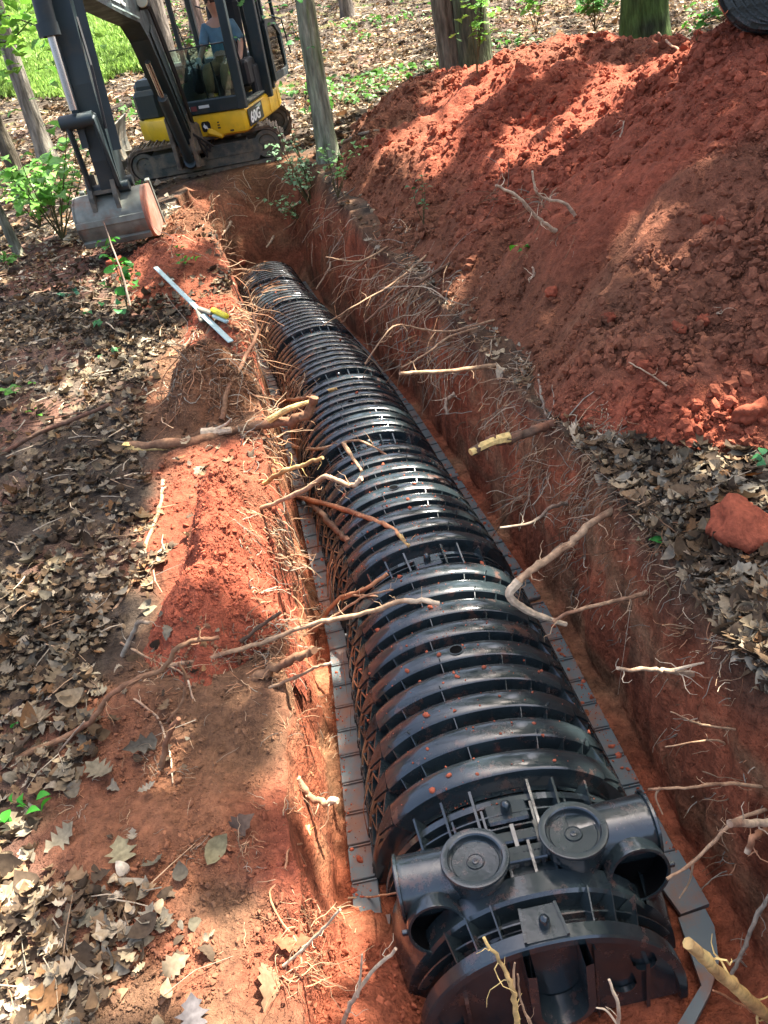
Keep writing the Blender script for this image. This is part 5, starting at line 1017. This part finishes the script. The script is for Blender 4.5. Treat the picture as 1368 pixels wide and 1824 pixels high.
for (a, b, c_, d) in [((475, 440), (488, 420), 5, 'white snapped root tip above the far end of the chambers'), ((500, 376), (548, 352), 5, 'pale root on the far end wall of the trench'), ((395, 420), (412, 395), 6, 'reddish stub at the left corner of the far end wall'), ((505, 410), (535, 385), 4, 'thin root low on the far end wall'), ((440, 380), (475, 350), 3, 'hair thin root in the middle of the far end wall')]:
    root([(b[0], b[1], 0), ((a[0]+b[0])/2, (a[1]+b[1])/2+2, -.1), (a[0], a[1], -.2)], c_, 'pale' if c_ > 4 else 'tan', d, .6)
# hair roots: dense mats along both edges
def hairmat(name, boxes, label, seg=7):
    f = MB()
    for (x0, y0, x1, y1, n, L, w_, gx, gz, cols) in boxes:
        ncl = max(2, n//16); CC = [(random.uniform(x0, x1), random.uniform(y0, y1), random.gauss(0, .5), random.gauss(0, .5), random.uniform(.5, 1.3)) for _ in range(ncl)]
        for q in range(n):
            cc = random.choice(CC) if random.random() < .8 else (random.uniform(x0, x1), random.uniform(y0, y1), 0, 0, .8)
            a, b = cc[0]+random.gauss(0, 11), cc[1]+random.gauss(0, 11); p, t = hit(a, b, False)
            Lm = L*cc[4]*random.uniform(.25, 1.2)*min(1.5, max(.8, t/3.2)); d = np.array([gx+cc[2]+random.gauss(0, .42), cc[3]+random.gauss(0, .42), gz+random.gauss(0, .45)]); d /= np.linalg.norm(d); pp = [p-d*.01]
            for e in range(seg):
                d = d+RNG.normal(size=3)*.30+np.array([0, 0, -.14]); d /= np.linalg.norm(d); nx_ = pp[-1]+d*Lm/seg; sz = float(surf(nx_[0], nx_[1])) 
                if nx_[2] < sz+.002: nx_[2] = sz+.003
                pp.append(nx_)
            r = w_*t/FPX/2*random.uniform(.6, 1.3); f.tube(pp, [r*(1-.6*e/seg) for e in range(seg+1)], 3, np.array(ROOTC[random.choice(cols)])*random.uniform(.6, 1.15), False)
    return tag(f.build(name, M_['root'], None), label, 'fine roots', kind='stuff')
c1 = ['tan', 'brown', 'brown', 'grey', 'orange']; c2 = ['tan', 'brown', 'grey', 'tan', 'orange', 'pale']
hairmat('fine_roots', [(300, 590, 490, 745, 330, .20, 2.2, .3, -.2, c1), (430, 740, 560, 800, 150, .22, 2.4, .8, -.3, c1), (430, 800, 545, 1010, 170, .18, 2.2, .9, -.3, c1), (450, 1030, 580, 1180, 130, .17, 2.6, .8, 0, c1), (250, 1150, 520, 1300, 170, .14, 1.7, .3, .1, c1), (520, 1200, 620, 1500, 80, .09, 1.6, .7, -.2, c1), (430, 1500, 680, 1800, 120, .12, 1.9, .3, .2, ['tan', 'orange', 'brown']), (300, 330, 440, 480, 110, .20, 1.8, .4, 0, c1), (400, 520, 480, 640, 130, .25, 2, .8, -.2, c1), (120, 1250, 520, 1700, 220, .09, 1.3, .2, .1, c1)], 'mat of hair-thin roots hanging along the left edge of the trench')
hairmat('fine_roots', [(600, 380, 760, 520, 150, .35, 1.9, -.7, -.5, c2), (680, 470, 860, 660, 380, .30, 2.1, -.9, -.5, c2), (820, 600, 960, 760, 190, .22, 2.3, -.9, -.4, c2), (930, 740, 1110, 900, 620, .17, 2.3, -.9, -.5, c2), (1000, 870, 1230, 1060, 640, .14, 2.4, -.8, -.4, c2), (1100, 1000, 1290, 1180, 260, .12, 2.7, -.8, -.4, c2), (1210, 1110, 1368, 1420, 420, .12, 2.6, -.7, -.3, c2), (440, 290, 640, 420, 80, .4, 1.6, -.4, -.5, c2), (840, 330, 1060, 470, 60, .25, 1.8, -.3, .1, c1), (1280, 1400, 1368, 1560, 60, .10, 2.6, -.6, -.3, c1)], 'mat of hair-thin roots hanging along the right edge of the trench')
# twigs lying in the litter
P, T = rays(9000, (0, 0, 1368, 1824)); k = litter_ok(P[:, 0], P[:, 1]) & (RNG.random(len(T)) < np.clip(T/9, .15, 1)**1.5*.6); P, T = P[k], T[k]; f = MB()
for p, t in zip(P, T):
    a = random.uniform(0, 6.28); L = random.uniform(.04, .16)*max(1, t/6); z = random.uniform(.008, .03); d = np.array([math.cos(a)*L, math.sin(a)*L, 0]); m_ = p+d*.5+RNG.normal(size=3)*L*.06
    q0, q1 = p.copy(), p+d; q0[2] = surf(*q0[:2], False)+z; q1[2] = surf(*q1[:2], False)+z*random.uniform(.3, 1.6); m_[2] = (q0[2]+q1[2])/2+L*.03
    r = random.uniform(.9, 2.2)*t/FPX/2*1.3; f.tube([q0, m_, q1], [r, r*.8, r*.4], 4, np.array(ROOTC[random.choice(['grey', 'grey', 'dark', 'tan', 'pale'])])*random.uniform(.7, 1.2), False)
tag(f.build('twig_litter', M_['root'], None), 'small fallen twigs strewn through the dead leaves', 'twigs', kind='stuff')
# ------------------------------------------------------------------ green plants
GL_ = leafproto([0, .12, .35, .6, .85, 1], [.01, .22, .36, .30, .12, .0], -.5, .25, 0); GM = leafproto([0, .1, .2, .3, .42, .5, .6, .72, .8, 1], [.01, .42, .36, .22, .50, .30, .2, .30, .16, .01], -.25, .15, .2)
GREENS = [(.055, .16, .025), (.085, .22, .03), (.04, .12, .035), (.12, .26, .04)]
def plant(px, py, h, nst, nl, ls, label, nm='seedling', cat='seedling', spread=.35, green=None, proto_=GL_, lean=(0, 0), grp='green plants by the trench', base=None):
    p = base if base is not None else on(px, py, 0, False); r = empty(nm, tuple(p)); tag(r, label, cat, grp); f = MB(); P_, S_, C_, A_ = [], [], [], []
    for q in range(nst):
        a = random.uniform(0, 6.28); s_ = spread*random.random(); d = np.array([math.cos(a)*s_+lean[0], math.sin(a)*s_+lean[1], 1.]); L = h*random.uniform(.65, 1.05); pp = [np.zeros(3)]
        for e in range(6): pp.append(pp[-1]+d*L/6); d = d+RNG.normal(size=3)*.10
        f.tube(pp, [max(.0012, h*.010)*(1-.6*e/6) for e in range(7)], 5, (.10, .09, .04))
        for e in range(nl):
            t = random.uniform(.30, 1.0)**.8*6; i = min(5, int(t)); b = pp[i]+(pp[i+1]-pp[i])*(t-i); o = RNG.normal(size=3)*ls*.75; o[2] = abs(o[2])*.3; P_.append(b+o); S_.append(ls*random.uniform(.6, 1.15)); g0 = np.array(green if green is not None else random.choice(GREENS)); C_.append(g0*random.uniform(.7, 1.3))
    f.build('stem', M_['bark'], r)
    n = len(P_); scatter('leaves', [proto_], np.array(P_), flatrot(n, .45), np.array(S_), np.array(C_), M_['leaf'], r, True); return r
plant(112, 428, .80, 11, 15, .15, 'leafy bright green shrub left of the bucket', 'shrub', 'shrub', .8, (.17, .38, .07), GL_)  # green of both shrubs lightened in place of missing sun
plant(72, 405, .60, 7, 11, .14, 'smaller bright green clump on the far side of the leafy shrub', 'shrub', 'shrub', .8, (.20, .42, .08), GL_)
plant(562, 380, .85, 10, 17, .072, 'pale leaved sapling leaning over the far right trench edge', 'sapling', 'sapling', .55, (.27, .44, .24), GL_, (-.2, -.1))  # leaf colour raised to stand in for sun on the sapling
plant(602, 352, .55, 5, 12, .065, 'thin sapling right of the pale leaved one', 'sapling', 'sapling', .5, (.16, .34, .10), GL_, (.15, 0))
plant(548, 405, .45, 5, 13, .06, 'low sprawling sprig below the pale leaved sapling', 'sapling', 'sapling', .9, (.2, .36, .17), GL_, (-.7, -.3))
plant(230, 562, .48, 3, 10, .09, 'tall green vine seedling in front of the bucket', 'seedling', 'seedling', .2, (.05, .24, .02))
plant(205, 588, .12, 2, 4, .085, 'low two leaved seedling beneath the tall vine', 'seedling', 'seedling', .2, (.04, .2, .05))
plant(328, 480, .15, 2, 6, .05, 'small seedling on the flat red soil mound', 'seedling', 'seedling', .3, (.06, .25, .02))
plant(755, 400, .32, 3, 7, .045, 'narrow leaved plant at the left toe of the heap', 'seedling', 'seedling', .3, (.06, .17, .05))
plant(925, 462, .06, 1, 4, .055, 'three bright leaflets on the middle of the heap', 'seedling', 'seedling', .2, (.08, .30, .02))
plant(1352, 838, .06, 1, 3, .05, 'rounded green leaflets by the bright orange leaf', 'seedling', 'seedling', .2, (.08, .30, .10))
plant(1170, 972, .03, 1, 3, .04, 'green leaflet lying beside the small olive leaf', 'seedling', 'seedling', .4, (.05, .28, .05))
plant(58, 1450, .09, 2, 4, .038, 'two small bright sprouts beside the pale oak leaf', 'seedling', 'seedling', .4, (.05, .30, .02))
plant(25, 1312, .04, 1, 4, .03, 'tiny green sprout at the left margin', 'seedling', 'seedling', .3, (.05, .28, .04))
plant(65, 745, .05, 1, 3, .04, 'tiny yellow green sprout above the dark green stick', 'seedling', 'seedling', .3, (.12, .34, .02))
plant(18, 712, .08, 2, 6, .05, 'low weeds at the left margin above the sprout', 'seedling', 'seedling', .5, (.10, .28, .03))
plant(190, 640, .05, 1, 4, .05, 'small dull green leaves in the litter left of the root lump', 'seedling', 'seedling', .4, (.07, .2, .06))
plant(130, 530, .05, 2, 4, .06, 'blue green leaf pair in the litter below the shrub', 'seedling', 'seedling', .5, (.03, .13, .06))
plant(15, 485, .22, 4, 9, .07, 'low bright weeds near the thin trunk at the left margin', 'weed', 'weed', .8, (.10, .25, .04))
plant(255, 345, .15, 3, 6, .06, 'green weed between bucket and track', 'weed', 'weed', .5, (.07, .26, .02))
HB_ = lambda px, py, Y: onY(px, py, Y)
plant(865, 120, .85, 5, 12, .10, 'tall bright weed rising from the heap crest by the twin trunks', 'weed', 'weed', .35, (.16, .36, .06), GM, (.12, 0), base=HB_(850, 130, 9.4))
plant(960, 55, .55, 4, 12, .11, 'bright leafy weed behind the heap crest left of the peak', 'weed', 'weed', .6, (.14, .34, .06), GM, base=HB_(955, 60, 10.2))
plant(1060, 55, .55, 9, 15, .11, 'wide leafy bush behind the peak of the heap', 'shrub', 'shrub', .9, (.08, .24, .05), GM, base=HB_(1060, 55, 9.6))
plant(1105, 70, .18, 3, 8, .06, 'small green weed in the dip right of the heap peak', 'weed', 'weed', .6, (.08, .28, .03), base=HB_(1240, 75, 8.2))
# grass of the sunny slope
px = RNG.uniform(-20, 260, 26000); py = RNG.uniform(-20, 175, 26000); d = FW*FPX+RT*(px-684)[:, None]-UP*(py-912)[:, None]; d /= np.linalg.norm(d, axis=1)[:, None]
P, T = rays(26000, (-20, -20, 260, 175)); k = (fbm(P[:, 0]*.5, P[:, 1]*.5, 0, 3, 120)+.25+.6*sst(-3.5, -5, P[:, 0])*sst(14, 18, P[:, 1]) > .2) & (P[:, 1] > 13); P = P[k]; n = len(P)
if n: tag(scatter('grass', [leafproto([0, .5, 1], [.09, .07, .0], .6, 0, 0)], P+np.array([0, 0, .10]), (lambda R3: R3 @ np.array([[1, 0, 0], [0, 0, -1], [0, 1, 0.]]))(flatrot(n, .25)), RNG.uniform(.10, .26, n), vary((.22, .35, .07), n, .45), M_['grass']), 'sunlit bright green grass on the slope at top left', 'grass', kind='stuff')
# ground ivy and weeds on the far slope
P, T = rays(9000, (150, -20, 1368, 330)); k = (fbm(P[:, 0]*.6, P[:, 1]*.6, 0, 3, 121) > .18) & (P[:, 1] > 12) & (heap_h(P[:, 0], P[:, 1]) < 0); P = P[k]; n = len(P)
if n: tag(scatter('ground_cover', [GL_], P+np.array([0, 0, .08]), flatrot(n, .5), RNG.uniform(.07, .16, n), vary((.07, .17, .03), n, .4), M_['leaf']), 'low green ground cover on the slope behind the machine', 'ground cover', kind='stuff')
# ------------------------------------------------------------------ unseen canopy added for shade, gaps cut to shape the sun patches
def Wp_(poly): return [tuple(on(px, py, 0)[:2]) for px, py in poly]
LIT_PX = [[(0, 335), (175, 325), (175, 455), (0, 455)], [(520, 255), (590, 255), (590, 320), (520, 320)], [(170, 470), (240, 470), (240, 560), (170, 560)], [(250, 600), (330, 590), (340, 640), (250, 650)], [(610, 190), (700, 105), (745, 110), (700, 160), (640, 230), (605, 235)], [(760, 150), (870, 88), (975, 45), (990, 60), (900, 130), (860, 180), (800, 285), (740, 320), (690, 345), (625, 390), (612, 375), (660, 300), (740, 230)],
  [(985, 60), (1035, 75), (960, 135), (920, 115)], [(1080, 118), (1225, 80), (1238, 98), (1150, 132), (1100, 182), (1050, 225), (1000, 275), (982, 275), (1010, 220), (1050, 168)], [(910, 235), (945, 235), (930, 285), (895, 295)],
  [(890, 560), (965, 540), (980, 570), (930, 625), (875, 645)], [(820, 478), (865, 462), (850, 520), (800, 565), (785, 545)], [(1120, 705), (1240, 690), (1310, 715), (1290, 755), (1375, 760), (1375, 840), (1250, 845), (1150, 785), (1095, 745)],
  [(1150, 470), (1240, 470), (1180, 505)], [(1175, 350), (1190, 380), (1120, 445), (1100, 430)], [(1180, 400), (1230, 430), (1190, 450)], [(1330, 1140), (1400, 1110), (1400, 1200), (1340, 1190)], [(1290, 900), (1368, 890), (1368, 960), (1300, 950)],
  [(300, 795), (440, 795), (500, 900), (545, 1000), (565, 1095), (485, 1095), (455, 1010), (410, 930), (350, 955), (330, 1040), (262, 1085), (262, 900)], [(380, 1030), (430, 975), (430, 1040), (395, 1085)], [(340, 525), (420, 518), (470, 570), (465, 625), (425, 605), (380, 575)],
  [(545, 1180), (600, 1200), (640, 1380), (650, 1530), (610, 1640), (560, 1520), (540, 1300)], [(190, 1720), (330, 1650), (500, 1690), (590, 1840), (120, 1840), (160, 1780)], [(0, 1470), (70, 1490), (90, 1600), (40, 1740), (0, 1720)], [(560, 1600), (650, 1560), (700, 1640), (650, 1740), (560, 1700)],
  [(95, 690), (230, 605), (245, 650), (150, 735), (85, 765)], [(0, 520), (65, 488), (70, 505), (0, 545)], [(80, 505), (155, 468), (160, 488), (90, 520)], [(415, 460), (445, 455), (445, 480), (415, 485)], [(0, 1000), (40, 1010), (30, 1090), (0, 1090)], [(300, 340), (350, 345), (370, 400), (310, 400)], [(300, 420), (330, 400), (345, 430), (310, 440)],
  [(610, 850), (720, 833), (790, 868), (760, 900), (650, 890)], [(800, 1035), (880, 1008), (905, 1045), (850, 1075)], [(640, 735), (700, 735), (690, 760), (640, 762)], [(455, 520), (500, 515), (520, 530), (470, 540)],
  [(0, 60), (130, 40), (240, 30), (250, 120), (120, 150), (0, 165)], [(160, 190), (250, 150), (260, 250), (180, 330), (150, 300)], [(495, 60), (560, 50), (560, 180), (510, 240), (495, 180)], [(930, 0), (1000, 0), (960, 40)], [(560, 60), (610, 40), (600, 130), (575, 130)], [(0, 180), (120, 150), (110, 220), (0, 240)], [(840, 0), (900, 0), (880, 70)], [(860, 90), (840, 130), (900, 60)]]
LITW = [Wp_(q) for q in LIT_PX]+[[(-1.55, 6.65), (-1.15, 6.65), (-1.1, 7.2), (-1.5, 7.2)]]
def litmask(x, y):
    r = np.zeros(x.shape, bool); wx = x+.05*fbm(x*4, y*4, 0, 3, 131); wy = y+.07*fbm(x*4, y*4, 9, 3, 132)
    for q in LITW: r |= inpoly(wx, wy, q) | (pdist(wx, wy, q) < .035+.011*y)
    r |= x < -.38*y-1.1+.3*fbm(x*.8, y*.8, 0, 2, 135)          # canopy left open out of view to add sky reflection and bounce light
    far = sst(9.8, 12.5, y)+.9*sst(-4.0, -6, x)+.75*sst(-2.3, -3.0, x)*sst(4.2, 6.5, y)
    r |= (fbm(x*.9, y*.9, 0, 3, 133) > .52-.55*np.clip(far, 0, 1)) & (far > .05)
    r |= (fbm(x*2.4, y*2.4, 0, 2, 134) > .92) & (y > 1.0)
    return r
def canopy(n, x0, x1, y0, y1, h0, h1, size, filt=True):
    gx = RNG.uniform(x0, x1, n); gy = RNG.uniform(y0, y1, n); hh = RNG.uniform(h0, h1, n)
    gz = surf(gx, gy); t = hh/SUN[2]; P = np.stack([gx, gy, gz], 1)+SUN[None]*t[:, None]
    if filt:
        lit = litmask(gx, gy)
        P = P[~lit]
    return P
P1 = canopy(46000, -6.5, 7.5, -1.5, 13, 6.5, 9.5, .2); P2 = canopy(5500, -16, 16, 13, 45, 8, 13, .3); P3 = np.concatenate([canopy(3500, -16, -6.5, 0, 13, 7, 10, .3), canopy(3500, 7.5, 16, 0, 13, 7, 10, .3)])
CG = np.array([.07, .16, .025])
Pn = np.concatenate([P1, P2, P3]); Sn = np.concatenate([RNG.uniform(.16, .27, len(P1)), RNG.uniform(.35, .6, len(P2)), RNG.uniform(.3, .5, len(P3))])
# low foliage must stay above the picture: drop what would hang into view
inv = in_view(Pn, 30); Pn, Sn = Pn[~inv], Sn[~inv]; n = len(Pn)
tag(scatter('shade_canopy', LP0, Pn, flatrot(n, .35), Sn, vary(CG, n, .3), M_['leaf'], None, False), 'unseen green leaf canopy overhead, gaps cut to shape the dappled shade', 'tree canopy', kind='stuff')
# ------------------------------------------------------------------ trees
def tree(px, py, Y, w, top, lean, label, col=(.17, .15, .10), h=11, crown=500, nm='tree', base=None, moss=0):
    p = onY(px, py, Y) if base is None else np.array(base); p = np.array([p[0], p[1], min(p[2], float(surf(p[0], p[1], False)))-.10]); r0 = w*np.linalg.norm(p-EYE)/FPX/2
    r = empty('tree' if nm is None else nm, tuple(p)); tag(r, label, 'tree', 'trees of the wood'); V = []; n = 22; m = 46; C_ = []
    for i in range(m+1):
        t = i/m; z = h*t**1.3; rr = r0*(1-.55*t)*(1+.55*math.exp(-z/.16)); cx = lean[0]*z+.10*math.sin(z*.9+px)*min(1, z/3)*.5; cy = lean[1]*z
        for k in range(n):
            a = 2*math.pi*k/n; q = 1+.07*float(fbm(math.cos(a)*3, math.sin(a)*3, z*.8+px, 3, 141))+.10*math.exp(-z/.2)*math.cos(a*4+px); V.append((cx+math.cos(a)*rr*q, cy+math.sin(a)*rr*q, z))
            g_ = float(fbm(math.cos(a)*2+px, math.sin(a)*2, z*1.5, 3, 142)); c = np.array(col)*(1+.3*g_); c = c+(np.array([.07, .11, .03])-c)*max(0, min(1, moss*(.5+g_))); C_.append(c)
    Q = [(i*n+k, i*n+(k+1) % n, (i+1)*n+(k+1) % n, (i+1)*n+k) for i in range(m) for k in range(n)]
    mk('trunk', fastmesh('trunk', V, quads=np.array(Q), col=np.array(C_), smooth=True), M_['bark'], r)
    f = MB(); tips = []
    for q in range(7):
        z = h*random.uniform(.62, .98); a = random.uniform(0, 6.28); d = np.array([math.cos(a), math.sin(a), .6]); L = h*.2; pp = [np.array([lean[0]*z, lean[1]*z, z])]
        for e in range(5): pp.append(pp[-1]+d*L/5); d = d+RNG.normal(size=3)*.15
        f.tube(pp, [r0*.35*(1-.8*e/5) for e in range(6)], 6, col); tips.append(pp[-1]); tips.append(pp[3])
    f.build('limb', M_['bark'], r)
    if crown:
        tp = np.array(tips)[RNG.integers(0, len(tips), crown)]+RNG.normal(size=(crown, 3))*np.array([.8, .8, .5]); wpos = tp+p; ok = ~in_view(wpos, 20) & ~litmask(wpos[:, 0]-SUN[0]/SUN[2]*(wpos[:, 2]-1.2), wpos[:, 1]-SUN[1]/SUN[2]*(wpos[:, 2]-1.2)); tp = tp[ok]
        if len(tp): scatter('crown', LP0, tp, flatrot(len(tp), .5), RNG.uniform(.16, .3, len(tp)), vary(CG, len(tp), .3), M_['leaf'], r)
    return r, p
t1, b1 = tree(583, 268, 9.9, 34, 0, (.03, 0), 'slim grey green tree trunk right of the excavator cab', (.31, .32, .23), 10, 500, moss=.6)
tree(806, 95, 13, 42, 0, (-.04, .0), 'left lighter trunk of the pair rising behind the heap', (.19, .16, .11), 12, 600)
tree(848, 98, 12.7, 54, 0, (-.03, .0), 'right darker furrowed trunk of the pair behind the heap', (.12, .115, .075), 12, 600, moss=.5)
tree(55, 192, 13.5, 26, 0, (-.01, 0), 'grey trunk on the grassy slope at top left', (.22, .20, .16), 11, 500)
tree(288, 80, 17, 38, 0, (0, 0), 'grey trunk seen between boom and cab', (.20, .17, .14), 12, 500)
tree(345, 20, 21, 22, 0, (0, 0), 'thin brown trunk far behind the front cab post', (.18, .13, .11), 12, 300)
tree(1150, 40, 12.5, 72, 0, (-.03, 0), 'broad mossy dark trunk behind the peak of the heap', (.05, .055, .035), 12, 500, moss=1.2)
tree(38, 455, 7.6, 14, 0, (-.12, .03), 'thin leaning grey sapling trunk at the left margin', (.17, .17, .12), 6, 150, nm='sapling_tree')
tree(10, 240, 11.5, 24, 0, (-.05, 0), 'dark ragged trunk at the left margin above the thin sapling', (.13, .11, .08), 9, 300)
tree(620, 30, 22, 20, 0, (0, 0), 'distant narrow trunk between the slim tree and the pair', (.14, .12, .10), 12, 300)
tree(148, 330, 9.3, 18, 0, (.02, 0), 'short mossy trunk partly hidden by the digger arm', (.15, .15, .05), 3.2, 0, moss=.8) if False else None
# leafy low branches in view
def branch(pts, label, n, ls, col, thick=.012):
    pp = catmull([onY(a, b, Y) for a, b, Y in pts], 5); r = empty('leafy_branch', tuple(pp[0])); tag(r, label, 'leafy branch', 'leafy branches'); o = pp[0]; f = MB(); f.tube([p-o for p in pp], [thick*(1-.7*i/len(pp)) for i in range(len(pp))], 6, (.10, .085, .05)); f.build('bough', M_['bark'], r)
    q = np.array([pp[i]-o for i in RNG.integers(0, len(pp), n)])+RNG.normal(size=(n, 3))*np.array([ls*2.2, ls*2.2, ls*1.6]); scatter('leaves', [GM, GL_], q, flatrot(n, .5), RNG.uniform(.7, 1.2, n)*ls, vary(col, n, .35), M_['leaf'], r, True)
branch([(-60, -30, 11), (0, 20, 10.6), (50, 40, 10.3), (85, 55, 10.2)], 'bright maple branch hanging in at the top left corner', 150, .17, (.16, .34, .04))
branch([(-60, 60, 11), (10, 75, 10.7), (60, 30, 10.5)], 'second bright branch under the maple branch at top left', 90, .16, (.13, .32, .04))
branch([(560, -40, 9.9), (530, 0, 9.8), (500, 15, 9.7), (490, 40, 9.7)], 'small green sprig hanging beside the cab door', 26, .10, (.08, .24, .07), .006)
# ------------------------------------------------------------------ folding tool on the left bank
tl = empty('folding_tool', tuple(on(352, 560, 0, False))); tag(tl, 'pale metal folding tool with yellow grip lying on the left bank', 'hand tool'); TB = np.array(tl.location)
def tp_(px, py, up): p = on(px, py, up, False); return p-TB
f = MB(); f.bar(tp_(282, 492, .06), tp_(358, 566, .05), .032, .010, b_=.003); f.build('long_blade', M_['toolm'], tl)
f = MB(); f.bar(tp_(309, 515, .065), tp_(312, 518, .065), .036, .014); f.build('blade_band', M_['steel'], tl)
f = MB(); f.bar(tp_(356, 562, .045), tp_(384, 575, .055), .035, .018, b_=.005); f.bar(tp_(359, 564, .04), tp_(366, 582, .035), .05, .02, b_=.006); f.build('hinge', M_['frame'], tl)
f = MB(); f.bar(tp_(364, 572, .04), tp_(414, 618, .03), .036, .008, b_=.003); f.build('short_blade', M_['toolm'], tl)
f = MB(); f.bar(tp_(383, 571, .065), tp_(410, 582, .06), .034, .028, b_=.009); g2 = f.build('grip', M_['tooly'], tl); f = MB(); f.bar(tp_(384, 577, .05), tp_(409, 587, .045), .026, .02, b_=.006); f.build('grip_core', M_['toolm'], g2)
# ------------------------------------------------------------------ spare chambers standing behind the heap
SB = onY(1338, 88, 11.0); yw = R_(-27)
SLB = ['leftmost spare chamber of the row stacked on edge behind the heap']+['%s spare chamber from the left in the row stacked on edge' % q for q in ('second', 'third', 'fourth', 'fifth', 'sixth', 'seventh', 'eighth')]
for k, lb in enumerate(SLB):
    c = copy_tree(proto); c.matrix_world = Matrix.Translation(Vector((SB[0]+.16+.056*k, SB[1]+.02*k, SB[2]+.40))) @ Matrix.Rotation(yw, 4, 'Z') @ Matrix.Rotation(R_(-90), 4, 'Y'); tag(c, lb, 'drainage chamber', 'spare chambers stacked on edge behind the heap')
# bits of red soil fallen on the chambers
n = 2600; y = RNG.uniform(1.35, 8, n)**1.0; y = np.where(RNG.random(n) < .6, RNG.uniform(1.3, 3.8, n), y); x = cl(y)+RNG.normal(size=n)*.15; x = np.clip(x, cl(y)-.30, cl(y)+.30); sd_ = RNG.random(n) < .62; x = np.where(sd_, cl(y)+np.sign(RNG.normal(size=n))*(.435-np.abs(RNG.normal(size=n))*.03), x); dg = bpy.context.evaluated_depsgraph_get(); Q = []
for a, b in zip(x, y):
    ok, loc, nr_, i_, ob, _ = scn.ray_cast(dg, Vector((a, b, .55)), Vector((0, 0, -1)), distance=.6)
    if ok and ob and ob.name.startswith(('body', 'joint', 'base_flange', 'latch')) and nr_.z > .5: Q.append((loc.x, loc.y, loc.z+.001))
if Q:
    Q = np.array(Q); n = len(Q); tag(scatter('soil_bits', LUMPS0, Q, rotm(n), np.minimum(.0016+RNG.pareto(2.2, n)*.0018, .012), vary(RED*1.3, n, .25), M_['clod'], None, True), 'bits of red soil fallen on top of the black chambers', 'soil crumbs', kind='stuff')
# small leaf and twig scraps on the chambers: none countable
